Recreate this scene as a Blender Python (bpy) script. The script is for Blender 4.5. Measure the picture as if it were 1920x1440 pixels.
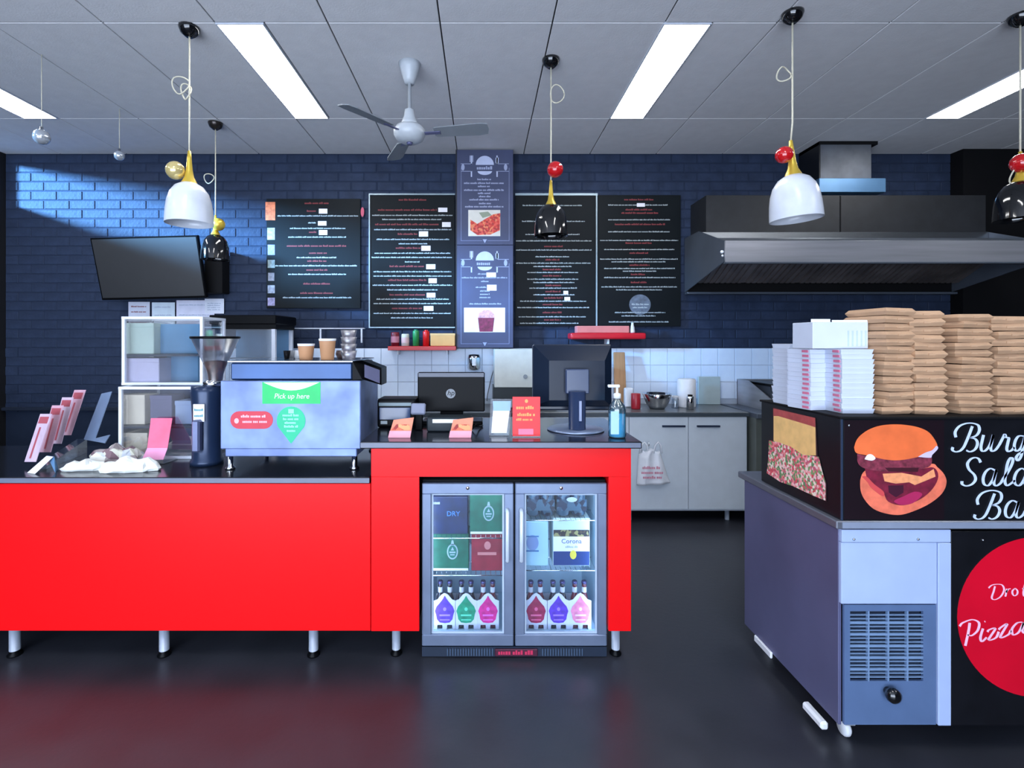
import bpy, bmesh, math, random
from mathutils import Vector, Matrix
from mathutils.geometry import tessellate_polygon
random.seed(7)
PI = math.pi
SC = bpy.context.scene
COL = SC.collection
for o in list(bpy.data.objects):
    bpy.data.objects.remove(o)

# ------------------------------------------------------------------ camera, world, light, exposure
EYE, FPX, VX, VY = 1.5, 950.0, 905.0, 640.0
cam = bpy.data.objects.new('camera', bpy.data.cameras.new('camera'))
COL.objects.link(cam)
cam.location = (0, 0, EYE)
cam.rotation_euler = (PI / 2, 0, 0)
cam.data.sensor_width = 36.0
cam.data.lens = 36.0 * FPX / 1920
cam.data.shift_x = (960 - VX) / 1920
cam.data.shift_y = -(720 - VY) / 1920
cam.data.clip_start = 0.05
SC.camera = cam
w = bpy.data.worlds.new('world'); SC.world = w; w.use_nodes = True
w.node_tree.nodes['Background'].inputs[0].default_value = (0.36, 0.55, 0.95, 1)
w.node_tree.nodes['Background'].inputs[1].default_value = 0.6
SC.view_settings.view_transform = 'Standard'
SC.view_settings.look = 'None'
SC.view_settings.gamma = 1.0
SC.view_settings.use_curve_mapping = False
SC.view_settings.exposure = 0.3

def area(name, loc, target, sx_, sy_, power, col, spread=PI):
    l = bpy.data.lights.new(name, 'AREA'); l.shape = 'RECTANGLE'
    l.size = sx_; l.size_y = sy_; l.energy = power; l.color = col; l.spread = spread
    o = bpy.data.objects.new(name, l); COL.objects.link(o); o.location = loc
    o.rotation_euler = (Vector(target) - Vector(loc)).to_track_quat('-Z', 'Y').to_euler()
    return o
# daylight through the glazed shop front behind the camera and the high window in the left wall, plus an added ceiling fill
area('shopfront_daylight', (-1.35, -2.62, 1.5), (-0.6, 4, 1.3), 6.0, 2.7, 305, (0.70, 0.81, 1.0))
area('ceiling_fill', (-1.35, -2.6, 0.45), (-0.9, 2.5, 3.2), 6.0, 0.7, 75, (0.80, 0.88, 1.0))  # fill lamp added low in the opening, aimed up to brighten the ceiling
area('high_window_daylight', (-10.0, 0.0, 4.35), (-4.2, 3.7, 2.9), 1.4, 0.8, 6500, (0.22, 0.55, 1.0), 2.2)

# ------------------------------------------------------------------ helpers
def px2x(px, d): return (px - VX) * d / FPX
def px2z(py, d): return EYE - (py - VY) * d / FPX
def P(px, py, d): return Vector((px2x(px, d), d, px2z(py, d)))
def lin(c):
    c = c / 255.0
    return c / 12.92 if c <= 0.04045 else ((c + 0.055) / 1.055) ** 2.4
MATS = {}
def mat(name, rgb, rough=0.5, metal=0.0, var=0.06, scale=12.0, bump=0.0, bscale=60.0, emit=None, spec=0.5, coat=0.0, rvar=0.0, stretch=None):
    if name in MATS: return MATS[name]
    m = bpy.data.materials.new(name); m.use_nodes = True
    nt = m.node_tree; b = nt.nodes['Principled BSDF']
    c = [lin(v) for v in rgb]
    tc = nt.nodes.new('ShaderNodeTexCoord'); n = nt.nodes.new('ShaderNodeTexNoise')
    n.inputs['Scale'].default_value = scale; n.inputs['Detail'].default_value = 3
    if stretch:
        mp = nt.nodes.new('ShaderNodeMapping'); mp.inputs['Scale'].default_value = stretch
        nt.links.new(tc.outputs['Object'], mp.inputs[0]); nt.links.new(mp.outputs[0], n.inputs['Vector'])
    else:
        nt.links.new(tc.outputs['Object'], n.inputs['Vector'])
    r = nt.nodes.new('ShaderNodeValToRGB')
    r.color_ramp.elements[0].position = 0.3; r.color_ramp.elements[1].position = 0.7
    r.color_ramp.elements[0].color = [max(0, v * (1 - var)) for v in c] + [1]
    r.color_ramp.elements[1].color = [min(1, v * (1 + var)) for v in c] + [1]
    nt.links.new(n.outputs['Fac'], r.inputs[0]); nt.links.new(r.outputs[0], b.inputs['Base Color'])
    b.inputs['Roughness'].default_value = rough; b.inputs['Metallic'].default_value = metal
    b.inputs['Specular IOR Level'].default_value = spec
    b.inputs['Coat Weight'].default_value = coat
    if rvar:
        mr = nt.nodes.new('ShaderNodeMapRange')
        mr.inputs['To Min'].default_value = rough - rvar; mr.inputs['To Max'].default_value = rough + rvar
        nt.links.new(n.outputs['Fac'], mr.inputs['Value']); nt.links.new(mr.outputs[0], b.inputs['Roughness'])
    if bump:
        n2 = nt.nodes.new('ShaderNodeTexNoise'); n2.inputs['Scale'].default_value = bscale; n2.inputs['Detail'].default_value = 4
        nt.links.new(tc.outputs['Object'], n2.inputs['Vector'])
        bp = nt.nodes.new('ShaderNodeBump'); bp.inputs['Strength'].default_value = bump; bp.inputs['Distance'].default_value = 0.01
        nt.links.new(n2.outputs['Fac'], bp.inputs['Height']); nt.links.new(bp.outputs[0], b.inputs['Normal'])
    if emit:
        b.inputs['Emission Color'].default_value = c + [1]; b.inputs['Emission Strength'].default_value = emit
    MATS[name] = m; return m
def glass(name, tint=(1, 1, 1), gl=0.12, rough=0.03, gmax=0.9):
    if name in MATS: return MATS[name]
    m = bpy.data.materials.new(name); m.use_nodes = True; nt = m.node_tree
    nt.nodes.remove(nt.nodes['Principled BSDF']); out = nt.nodes['Material Output']
    t = nt.nodes.new('ShaderNodeBsdfTransparent'); t.inputs[0].default_value = (*tint, 1)
    g = nt.nodes.new('ShaderNodeBsdfGlossy'); g.inputs['Roughness'].default_value = rough
    n = nt.nodes.new('ShaderNodeTexNoise'); n.inputs['Scale'].default_value = 3
    f = nt.nodes.new('ShaderNodeLayerWeight'); f.inputs[0].default_value = 0.35
    mr = nt.nodes.new('ShaderNodeMapRange'); mr.inputs['To Min'].default_value = gl; mr.inputs['To Max'].default_value = gmax
    ad = nt.nodes.new('ShaderNodeMath'); ad.operation = 'MULTIPLY_ADD'; ad.inputs[1].default_value = 0.02
    nt.links.new(f.outputs['Facing'], mr.inputs['Value']); nt.links.new(n.outputs['Fac'], ad.inputs[0]); nt.links.new(mr.outputs[0], ad.inputs[2])
    mx = nt.nodes.new('ShaderNodeMixShader')
    nt.links.new(ad.outputs[0], mx.inputs[0]); nt.links.new(t.outputs[0], mx.inputs[1]); nt.links.new(g.outputs[0], mx.inputs[2])
    nt.links.new(mx.outputs[0], out.inputs[0]); MATS[name] = m; return m
def speckle(name, cols, scale=40, rough=0.6):
    if name in MATS: return MATS[name]
    m = mat(name, cols[0], rough); nt = m.node_tree
    v = nt.nodes.new('ShaderNodeTexVoronoi'); v.inputs['Scale'].default_value = scale
    tc = [n for n in nt.nodes if n.type == 'TEX_COORD'][0]; nt.links.new(tc.outputs['Object'], v.inputs['Vector'])
    s = nt.nodes.new('ShaderNodeSeparateColor'); nt.links.new(v.outputs['Color'], s.inputs[0])
    r = nt.nodes.new('ShaderNodeValToRGB'); r.color_ramp.interpolation = 'CONSTANT'
    for i, c in enumerate(cols):
        e = r.color_ramp.elements[i] if i < 2 else r.color_ramp.elements.new(i / len(cols))
        e.position = i / len(cols); e.color = [lin(q) for q in c] + [1]
    nt.links.new(s.outputs[0], r.inputs[0]); nt.links.new(r.outputs[0], nt.nodes['Principled BSDF'].inputs['Base Color'])
    return m

W = {}
def wloc(o): return W.get(o.name, Vector((0, 0, 0)))
class MB:
    def __init__(s): s.b = bmesh.new()
    def _ap(s, vs, M):
        if M is not None:
            for v in vs: v.co = M @ v.co
    def box(s, x0, x1, y0, y1, z0, z1, bev=0.0, M=None, seg=1):
        t = bmesh.new(); r = bmesh.ops.create_cube(t, size=1)
        for v in r['verts']:
            v.co = Vector(((x0 + x1) / 2 + v.co.x * (x1 - x0), (y0 + y1) / 2 + v.co.y * (y1 - y0), (z0 + z1) / 2 + v.co.z * (z1 - z0)))
        if bev: bmesh.ops.bevel(t, geom=t.edges[:], offset=bev, segments=seg, affect='EDGES', profile=0.6)
        s.add(t, M); return s
    def add(s, t, M=None):
        mp = {}
        for v in t.verts: mp[v] = s.b.verts.new(M @ v.co if M is not None else v.co)
        for f in t.faces:
            try: nf = s.b.faces.new([mp[v] for v in f.verts]); nf.smooth = f.smooth
            except ValueError: pass
        t.free(); return s
    def lathe(s, c, prof, seg=20, M=None, smooth=True):
        t = bmesh.new(); rings = []
        for r, z in prof:
            if r < 1e-5: rings.append([t.verts.new((c[0], c[1], c[2] + z))])
            else: rings.append([t.verts.new((c[0] + r * math.cos(2 * PI * i / seg), c[1] + r * math.sin(2 * PI * i / seg), c[2] + z)) for i in range(seg)])
        for a, b in zip(rings, rings[1:]):
            for i in range(seg):
                j = (i + 1) % seg
                q = ([a[0]] if len(a) == 1 else [a[i], a[j]]) + ([b[0]] if len(b) == 1 else [b[j], b[i]])
                if len(q) > 2:
                    f = t.faces.new(q); f.smooth = smooth
        s.add(t, M); return s
    def cyl(s, c, r, h, seg=16, M=None, bev=0.0, r2=None):
        r2 = r if r2 is None else r2
        return s.lathe(c, [(0, 0), (r, 0), (r, 0), (r2, h), (r2, h), (0, h)], seg, M)
    def sphere(s, c, r, sy=1, sz=1, seg=16, M=None):
        n = seg // 2
        t = MB(); t.lathe((0, 0, 0), [(r * math.sin(PI * i / n), -r * math.cos(PI * i / n)) for i in range(n + 1)], seg)
        for v in t.b.verts: v.co = Vector((c[0] + v.co.x, c[1] + v.co.y * sy, c[2] + v.co.z * sz))
        s.add(t.b, M); return s
    def tube(s, pts, r, seg=8, M=None, cap=True):
        pts = [Vector(p) for p in pts]; t = bmesh.new(); rings = []; up = None
        for i, p in enumerate(pts):
            d = (pts[min(i + 1, len(pts) - 1)] - pts[max(i - 1, 0)]).normalized()
            if up is None: up = d.orthogonal().normalized()
            up = (up - d * up.dot(d)); up = up.normalized() if up.length > 1e-5 else d.orthogonal().normalized()
            sd = d.cross(up); rr = r[i] if isinstance(r, (list, tuple)) else r
            rings.append([t.verts.new(p + (up * math.cos(2 * PI * k / seg) + sd * math.sin(2 * PI * k / seg)) * rr) for k in range(seg)])
        for a, b in zip(rings, rings[1:]):
            for k in range(seg):
                f = t.faces.new([a[k], a[(k + 1) % seg], b[(k + 1) % seg], b[k]]); f.smooth = True
        if cap: t.faces.new(rings[0][::-1]); t.faces.new(rings[-1])
        s.add(t, M); return s
    def prism(s, pts, off, M=None):
        t = bmesh.new(); off = Vector(off)
        a = [t.verts.new(Vector(p)) for p in pts]; b = [t.verts.new(Vector(p) + off) for p in pts]
        n = len(a)
        if n <= 4: tris = [tuple(range(n))]
        else: tris = tessellate_polygon([[Vector(p) for p in pts]])
        for tr in tris:
            try: t.faces.new([a[i] for i in tr]); t.faces.new([b[i] for i in tr][::-1])
            except ValueError: pass
        for i in range(n): t.faces.new([a[i], b[i], b[(i + 1) % n], a[(i + 1) % n]])
        s.add(t, M); return s
    def quadstrip(s, L, R, off):
        t = bmesh.new(); off = Vector(off)
        l = [t.verts.new(p) for p in L]; r = [t.verts.new(p) for p in R]
        l2 = [t.verts.new(Vector(p) + off) for p in L]; r2 = [t.verts.new(Vector(p) + off) for p in R]
        for i in range(len(l) - 1):
            t.faces.new([l[i], l[i + 1], r[i + 1], r[i]]); t.faces.new([l2[i], r2[i], r2[i + 1], l2[i + 1]])
            t.faces.new([l[i], l2[i], l2[i + 1], l[i + 1]]); t.faces.new([r[i], r[i + 1], r2[i + 1], r2[i]])
        s.add(t); return s
    def mesh(s, name, m, origin):
        bmesh.ops.recalc_face_normals(s.b, faces=s.b.faces[:])
        me = bpy.data.meshes.new(name)
        for v in s.b.verts: v.co -= origin
        s.b.to_mesh(me); s.b.free(); me.materials.append(m); return me
    def part(s, name, m, parent, label=None, stuff=False):
        wl = wloc(parent); me = s.mesh(name, m, wl)
        o = bpy.data.objects.new(name, me); COL.objects.link(o); o.parent = parent; W[o.name] = wl
        if label: o['label'] = label
        if stuff: o['kind'] = 'stuff'
        return o
    def solo(s, name, m, label=None, cat=None, group=None, kind=None, origin=None):
        if origin is None:
            if kind == 'structure': origin = Vector((0, 0, 0))
            else:
                xs = [v.co for v in s.b.verts]
                origin = Vector(((min(v.x for v in xs) + max(v.x for v in xs)) / 2, (min(v.y for v in xs) + max(v.y for v in xs)) / 2, min(v.z for v in xs)))
        me = s.mesh(name, m, origin); o = bpy.data.objects.new(name, me); COL.objects.link(o); o.location = origin; W[o.name] = Vector(origin)
        tag(o, label, cat, group, kind); return o
def tag(o, label=None, cat=None, group=None, kind=None):
    for k, v in (('label', label), ('category', cat), ('group', group), ('kind', kind)):
        if v: o[k] = v
def thing(name, label, cat, loc, group=None):
    o = bpy.data.objects.new(name, None); o.empty_display_size = 0.05; COL.objects.link(o)
    o.location = loc; W[o.name] = Vector(loc); tag(o, label, cat, group); return o
def copy_tree(o, parent=None, loc=None):
    c = o.copy(); COL.objects.link(c); c.parent = parent
    if loc is not None: c.location = loc
    W[c.name] = Vector(loc) if loc is not None else Vector((0, 0, 0))
    for ch in list(o.children): copy_tree(ch, c)
    return c
def rotm(c, rx=0, ry=0, rz=0):
    c = Vector(c)
    return Matrix.Translation(c) @ Matrix.Rotation(rz, 4, 'Z') @ Matrix.Rotation(ry, 4, 'Y') @ Matrix.Rotation(rx, 4, 'X') @ Matrix.Translation(-c)
def smoothline(pts, n=6):
    out = []; p = [Vector(q) for q in pts]
    for i in range(len(p) - 1):
        a, b, c, d = p[max(i - 1, 0)], p[i], p[i + 1], p[min(i + 2, len(p) - 1)]
        for k in range(n):
            t = k / n
            out.append(0.5 * ((2 * b) + (c - a) * t + (2 * a - 5 * b + 4 * c - d) * t * t + (3 * b - a - 3 * c + d) * t ** 3))
    out.append(p[-1]); return out
def stroke(mb, pts, wmin, wmax, f2w, off):
    """pen stroke in flat picture coordinates (y down); f2w maps them onto the sign"""
    c = smoothline([(x, y) for x, y in pts]); L, R = [], []
    for i, p in enumerate(c):
        d = (c[min(i + 1, len(c) - 1)] - c[max(i - 1, 0)]); d = d.normalized() if d.length > 1e-6 else Vector((1, 0))
        wd = wmin + (wmax - wmin) * max(0, abs(d.y)) ** 1.5 * (1 if d.y > -0.2 or True else 0)
        nrm = Vector((-d.y, d.x)) * wd / 2
        L.append(f2w(p + nrm)); R.append(f2w(p - nrm))
    mb.quadstrip(L, R, off)
FONTS = {}
def text_part(txt, m, parent, loc, size, name='lettering', width=None, rot=(PI / 2, 0, 0), align='CENTER', ext=0.0006, shear=0.0):
    cu = bpy.data.curves.new(name, 'FONT'); cu.body = txt; cu.size = size; cu.align_x = align; cu.align_y = 'CENTER'; cu.extrude = ext; cu.shear = shear; cu.resolution_u = 3
    t = bpy.data.objects.new(name, cu); COL.objects.link(t); bpy.context.view_layer.update()
    me = bpy.data.meshes.new_from_object(t.evaluated_get(bpy.context.evaluated_depsgraph_get()))
    bpy.data.objects.remove(t); me.materials.clear(); me.materials.append(m)
    if width and me.vertices:
        w0 = max(v.co.x for v in me.vertices) - min(v.co.x for v in me.vertices)
        for v in me.vertices: v.co.x *= width / w0
    o = bpy.data.objects.new(name, me); COL.objects.link(o); o.parent = parent
    o.location = Vector(loc) - wloc(parent); o.rotation_euler = rot; return o
def wordrow(mb, x0, x1, zc, h, y, th=0.0012):
    """a row of small printed letters too small to read in the photograph"""
    x = x0
    while x < x1 - h * 0.4:
        n = random.randint(3, 8)
        for _ in range(n):
            lw = h * random.uniform(0.38, 0.62)
            if x + lw > x1: break
            hh = h * random.choice((0.7, 0.7, 0.75, 1.0))
            mb.box(x, x + lw, y - th, y, zc - h * 0.35, zc - h * 0.35 + hh); x += lw + h * 0.14
        x += h * 0.38

# ------------------------------------------------------------------ materials
M_brick = mat('navy painted brick', (42, 53, 75), 0.6, var=0.2, scale=9, bump=0.35, bscale=35, spec=.15)
M_mortar = mat('navy painted mortar', (39, 49, 69), 0.7, spec=.12)
M_blackwall = mat('black painted wall', (22, 23, 27), 0.6, bump=0.2)
M_tile = mat('white glazed tile', (216, 232, 255), 0.22, var=0.03)
M_grout = mat('grey grout', (186, 198, 214), 0.8)
M_ceil = mat('grey ceiling panel', (224, 224, 226), 0.9, var=0.03, bump=0.12, bscale=120)
M_ceilback = mat('ceiling void', (40, 42, 46), 0.9)
M_floor = mat('dark vinyl floor', (46, 48, 56), 0.34, var=0.18, scale=3.5, bump=0.06, bscale=40, rvar=0.1)
M_red = mat('red laminate', (232, 8, 16), 0.36, var=0.02, scale=3, spec=.25)
M_blacktop = mat('black laminate worktop', (24, 27, 34), 0.16, var=0.1)
M_edgerefl = mat('worktop edge reflection', (105, 112, 130), 0.35)
M_steel = mat('brushed steel', (175, 180, 186), 0.3, 1.0, var=0.08, scale=30, stretch=(1, 1, 20))
M_steelh = mat('brushed hood steel', (168, 170, 178), 0.3, 0.6, var=0.14, scale=4, stretch=(0.3, 1, 6))
M_darksteel = mat('dull dark steel', (98, 100, 134), 0.38, 0.3, var=0.15, scale=3)
M_chrome = mat('chrome', (215, 218, 222), 0.12, 1.0)
M_black = mat('black plastic', (8, 9, 12), 0.35, spec=.08)
M_matblack = mat('matt black', (11, 11, 14), 0.7, spec=.2)
M_hoodside = mat('grey hood steel', (88, 96, 108), 0.4, 0.35, var=0.15, scale=3)
M_leg = mat('satin aluminium', (176, 188, 206), 0.35, 0.35)
M_gloss = mat('gloss black enamel', (12, 13, 16), 0.08, coat=0.5)
M_screen = mat('dark screen', (26, 28, 30), 0.2)
M_white = mat('white enamel', (205, 211, 222), 0.25)
M_whitep = mat('white plastic', (222, 226, 232), 0.45)
M_paper = mat('white paper', (228, 230, 236), 0.8)
M_gold = mat('brass gold', (214, 182, 70), 0.3, 0.45)
M_redball = mat('red lacquer', (190, 22, 28), 0.12, coat=0.6)
M_cord = mat('ivory cord', (205, 200, 180), 0.7)
M_card = mat('brown cardboard', (184, 148, 116), 0.85, var=0.08, scale=18)
M_board = mat('menu board black', (12, 18, 22), 0.55, var=0.2, scale=2, spec=.15)
M_banner = mat('slate banner print', (60, 67, 98), 0.5, var=0.14, scale=3)
M_txtw = mat('grey print', (168, 178, 182), 0.7)
M_txtr = mat('red print', (126, 50, 54), 0.7)
M_txtb = mat('bright white print', (235, 232, 240), 0.7)
M_ban_t = mat('pale lilac print', (158, 166, 196), 0.7)
M_glass = glass('clear glass')
M_fglass = glass('fridge door glass', (0.9, 0.96, 1.0), 0.01, 0.02, 0.3)
M_acry = glass('clear acrylic', (0.86, 0.9, 0.94), 0.16, 0.08)
M_lamp = mat('lit diffuser', (255, 255, 255), 0.5, emit=15)
M_benchtop = mat('grey stone worktop', (96, 100, 104), 0.3, var=0.2, scale=60)
M_cab = mat('pale grey laminate', (188, 198, 208), 0.4, var=0.03)
M_pink = mat('pink card', (236, 108, 140), 0.6, var=0.1)
M_shelfred = mat('red shelf lacquer', (190, 20, 24), 0.3)
M_signblack = mat('black sign print', (16, 17, 22), 0.3, var=0.2)
M_green = mat('green print', (20, 190, 100), 0.5)
M_greenD = mat('green carton', (12, 96, 74), 0.45, var=0.2, scale=20)
M_dred = mat('dark red print', (200, 45, 65), 0.5)

# ------------------------------------------------------------------ room shell
XL, XR, YB, YF, H = -4.47, 5.35, 4.75, -2.7, 3.255
MB().box(XL - .15, XR + .15, YF - .3, YB + .2, -0.1, 0).solo('floor', M_floor, kind='structure')
ceil = MB().box(XL - .15, XR + .15, YF, YB + .2, H + .012, H + .1).solo('ceiling', M_ceilback, kind='structure')
wb = MB().box(XL - .15, XR + .15, YB, YB + .15, 0, H + .012).solo('wall_back', M_mortar, kind='structure')
lw = MB()
WY0, WY1, WZ0, WZ1 = 2.3, 4.66, 2.77, 3.22
lw.box(XL - .15, XL, YF, YB, 0, WZ0).box(XL - .15, XL, YF, YB, WZ1, H + .012)
lw.box(XL - .15, XL, YF, WY0, WZ0, WZ1).box(XL - .15, XL, WY1, YB, WZ0, WZ1)
lw.solo('wall_left', M_blackwall, kind='structure')
wn = MB().box(XL - .13, XL - .02, WY0, WY1, WZ0, WZ0 + .03).box(XL - .13, XL - .02, WY0, WY1, WZ1 - .03, WZ1).box(XL - .13, XL - .02, WY0, WY0 + .03, WZ0 + .03, WZ1 - .03).box(XL - .13, XL - .02, WY1 - .03, WY1, WZ0 + .03, WZ1 - .03).solo('window_1', M_matblack, kind='structure')
MB().box(XL - .08, XL - .074, WY0 + .03, WY1 - .03, WZ0 + .03, WZ1 - .03).part('pane', M_glass, wn)
MB().box(XR, XR + .15, YF, YB, 0, H + .012).solo('wall_right', M_blackwall, kind='structure')
fw = MB().box(XL, XR, YF - .15, YF, 0, .04).box(XL, XR, YF - .15, YF, 2.95, H + .012).box(1.75, XR, YF - .15, YF, .04, 2.95)
fw.solo('wall_front', M_blackwall, kind='structure')
# bricks: the ones in clear view at the left one by one, the rest of the wall joined
bw, bh, PX, PZ = 0.231, 0.078, 0.24, 0.0865
t = MB().box(-bw / 2, bw / 2, -.0045, .004, -bh / 2, bh / 2, bev=.004)
bme = t.mesh('brick', M_brick, Vector((0, 0, 0)))
rest = MB(); nb = 0
rows = int((H - 0.0) / PZ)
ZR0 = 0.88
r = 0
z = H - PZ / 2
while z > 0.05:
    x = XL + PX / 2 - (PX / 2 if r % 2 else 0)
    while x < 4.9:
        xx0, xx1 = max(x - bw / 2, XL), min(x + bw / 2, 4.9)
        intile = (z - bh / 2 < 1.437 and x > px2x(395, YB) and z > 0.9)
        if xx1 - xx0 > .03 and not intile and z > ZR0 - .03 and not (abs(x - 0.0) < .26):
            full = abs(xx1 - xx0 - bw) < 1e-4
            if full and x < -1.93 and nb < 292:
                o = bpy.data.objects.new('brick', bme); COL.objects.link(o); o.parent = wb
                o.location = (x, YB + random.uniform(-.001, .001), z); nb += 1
            else: rest.box(xx0, xx1, YB - .0045 + random.uniform(-.001, .001), YB + .004, z - bh / 2, z + bh / 2, bev=.004 if z > 1.4 else 0)
        x += PX
    z -= PZ; r += 1
rest.part('brickwork', M_brick, wb, stuff=True)
# splashback tiles
TX0, TX1, TZ1, TP = px2x(400, YB), px2x(1790, YB), 1.435, 0.1575
MB().box(TX0, TX1, YB - .006, YB, .9, TZ1).part('grout_bed', M_grout, wb)
tme = MB().box(-.0765, .0765, -.008, .002, -.0765, .0765, bev=.002).mesh('tile', M_tile, Vector((0, 0, 0)))
tz = TZ1 - TP / 2
while tz > .9:
    tx = TX0 + TP / 2
    while tx < TX1:
        o = bpy.data.objects.new('tile', tme); COL.objects.link(o); o.parent = wb; o.location = (tx, YB - .006, tz); tx += TP
    tz -= TP
# ledge at the left, column, dark pier
MB().box(XL, px2x(395, YB), YB - .05, YB - .013, .855, .885, bev=.004).solo('trim_1', mat('dark ledge', (38, 46, 62), .3), kind='structure')
MB().box(-.247, .28, 4.64, YB, 1.437, H).solo('pillar', mat('dark pillar', (24, 27, 38), .5), kind='structure')
MB().box(4.38, XR, 4.62, YB, 0, H).solo('pier', M_matblack, kind='structure')
# ceiling panels and light fittings
J0, JP = -1.475, 0.62
rowsY = [(3.99, YB)] + [(3.99 - 1.2 * (k + 1), 3.99 - 1.2 * k) for k in range(5)] + [(YF, 3.99 - 6.0)]
lights = {}
for lx0, tag_ in ((-3.605, 0), (J0, 1), (.998, 2), (3.475, 3)): lights[tag_] = lx0
cols = []
x = J0 - JP * 5
while x < XR:
    cols.append((max(x, XL), min(x + JP, XR))); x += JP
def panelbox(x0, x1, y0, y1):
    g = .004
    return MB().box(x0 + g, x1 - g, y0 + g, y1 - g, H, H + .011, bev=.002)
LR = (1, 3)
for ri, (y0, y1) in enumerate(rowsY):
    for (x0, x1) in cols:
        if x1 - x0 < .05: continue
        if ri in LR and y1 - y0 > 1:
            hit = [l for l in lights.values() if l > x0 - .05 and l < x1 - .2]
            if hit:
                l = hit[0]
                if l - x0 > .1: x1 = l
                else: x0 = l + .27
        panelbox(x0, x1, y0, y1).part('panel', M_ceil, ceil)
names = {0: 'long lit ceiling light strip over the far left, above the small glass balls', 1: 'lit ceiling light strip between the first white pendant and the ceiling fan',
         2: 'lit ceiling light strip between the black pendant and the right white pendant', 3: 'lit ceiling light strip to the right of the steel flue'}
for k, lx in lights.items():
    for ri in LR:
        y0, y1 = rowsY[ri]
        lab = names[k] if ri == 1 else names[k].replace('lit ceiling', 'second lit ceiling')
        if ri == 3: lab = lab + ', nearer the shop front'
        t = thing('ceiling_light', ' '.join(lab.split()[:16]), 'light', (lx + .133, (y0 + y1) / 2, H - .006), 'ceiling light strips')
        f = MB()
        f.box(lx, lx + .266, y0 + .004, y0 + .012, H - .006, H + .01).box(lx, lx + .266, y1 - .012, y1 - .004, H - .006, H + .01)
        f.box(lx, lx + .008, y0 + .012, y1 - .012, H - .006, H + .01).box(lx + .258, lx + .266, y0 + .012, y1 - .012, H - .006, H + .01)
        f.part('frame', M_white, t)
        MB().box(lx + .008, lx + .258, y0 + .012, y1 - .012, H - .004, H + .006).part('diffuser', M_lamp, t)

# ------------------------------------------------------------------ red service counter
CF = 2.375
def counter():
    # low left run
    t = thing('service_counter', 'low long red counter with black worktop on steel legs', 'counter', (px2x(350, 2.6), 2.7, 0))
    x0, x1 = XL + .02, px2x(695, CF)
    zt, zb = .868, EYE - (1183 - 640) / 400
    for i, (a, b) in enumerate(((x0, px2x(695, CF)),)):
        MB().box(a, b - .001, CF, CF + .018, zb, zt - .034, bev=.002).part('front_panel', M_red, t)
    MB().box(x0, x1 - .002, CF + .03, 3.05, zb + .02, zt - .034).part('carcass', M_matblack, t)
    MB().box(x0, x1 - .002, CF - .02, 3.07, zt - .03, zt, bev=.003).part('worktop', M_blacktop, t)
    MB().box(x0, x1 - .002, CF - .0215, CF - .0195, zt - .026, zt - .004).part('worktop_edge', M_edgerefl, t)  # grey strip imitates light reflected along the worktop edge
    for px in (28, 308, 588):
        X = px2x(px, CF + .05)
        for Y in (CF + .05, 2.98):
            leg = MB().cyl((X, Y, .025), .022, zb - .005, 16).part('leg', M_leg, t)
            MB().lathe((X, Y, 0), [(0, 0), (.03, 0), (.03, .006), (.016, .02), (.016, .03), (0, .03)], 16).part('foot', M_black, leg)
    # high till unit around the fridge
    t = thing('till_counter', 'taller red till counter with black worktop, built round the drinks fridge', 'counter', (.15, 2.7, 0))
    zt = EYE - (826 - 640) / 400
    a, b, c, d = px2x(696, CF), px2x(786, CF), px2x(1141, CF), px2x(1183, CF)
    zo = EYE - (894 - 640) / 400
    MB().box(a, b, CF - .002, CF + .018, zb, zo, bev=.001).part('front_panel', M_red, t)
    MB().box(a, d, CF - .002, CF + .018, zo + .0005, zt - .034, bev=.001).part('front_panel', M_red, t)
    MB().box(c, d, CF - .002, CF + .018, zb, zo, bev=.001).part('front_panel', M_red, t)
    MB().box(a + .002, b - .006, CF + .03, 3.05, zb + .02, zt - .034).part('left_carcass', M_matblack, t)
    MB().box(c + .006, d, CF + .02, 3.05, zb, zt - .034, bev=.001).part('end_panel', M_red, t)
    MB().box(a - .045, px2x(1200, CF), CF - .03, 3.07, zt - .032, zt, bev=.003).part('worktop', M_blacktop, t)
    MB().box(a - .043, px2x(1198, CF), CF - .0315, CF - .0295, zt - .027, zt - .005).part('worktop_edge', M_edgerefl, t)  # reflected light on this edge is likewise a grey coloured strip
    for px in (743, 1154):
        X = px2x(px, CF + .06)
        for Y in (CF + .06, 2.98):
            leg = MB().cyl((X, Y, .025), .02, zb - .005 if px < 1000 else zb - .02, 16).part('leg', M_leg, t)
            MB().lathe((X, Y, 0), [(0, 0), (.028, 0), (.028, .006), (.015, .02), (.015, .03), (0, .03)], 16).part('foot', M_black, leg)
    return zt
ZT = counter()
ZC = .868

# ------------------------------------------------------------------ double door drinks fridge
FD = 2.40
def fX(px): return px2x(px, FD)
def fZ(py): return px2z(py, FD)
fr = thing('drinks_fridge', 'steel framed two door glass drinks fridge under the till counter', 'fridge', (fX(965), 2.65, 0))
fx0, fx1 = fX(791), fX(1138)
DK = 2.88
b = MB().box(fx0, fx1, FD + .035, DK, .005, .05).box(fx0, fx0 + .02, FD + .035, DK, .05, .835).box(fx1 - .02, fx1, FD + .035, DK, .05, .835).box(fx0 + .02, fx1 - .02, FD + .035, DK, .815, .835)
b.part('cabinet', M_matblack, fr)
Mliner = mat('pale blue fridge liner', (190, 214, 232), .4)
b = MB().box(fx0 + .02, fx1 - .02, DK - .02, DK - .005, .05, .815).box(fx0 + .021, fx0 + .03, FD + .04, DK - .02, .05, .815).box(fx1 - .03, fx1 - .021, FD + .04, DK - .02, .05, .815).box(fx0 + .03, fx1 - .03, FD + .04, DK - .02, .051, .085)
b.part('liner', Mliner, fr)
Mstrip = mat('lit fridge strip', (215, 236, 255), .5, emit=18)
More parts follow.
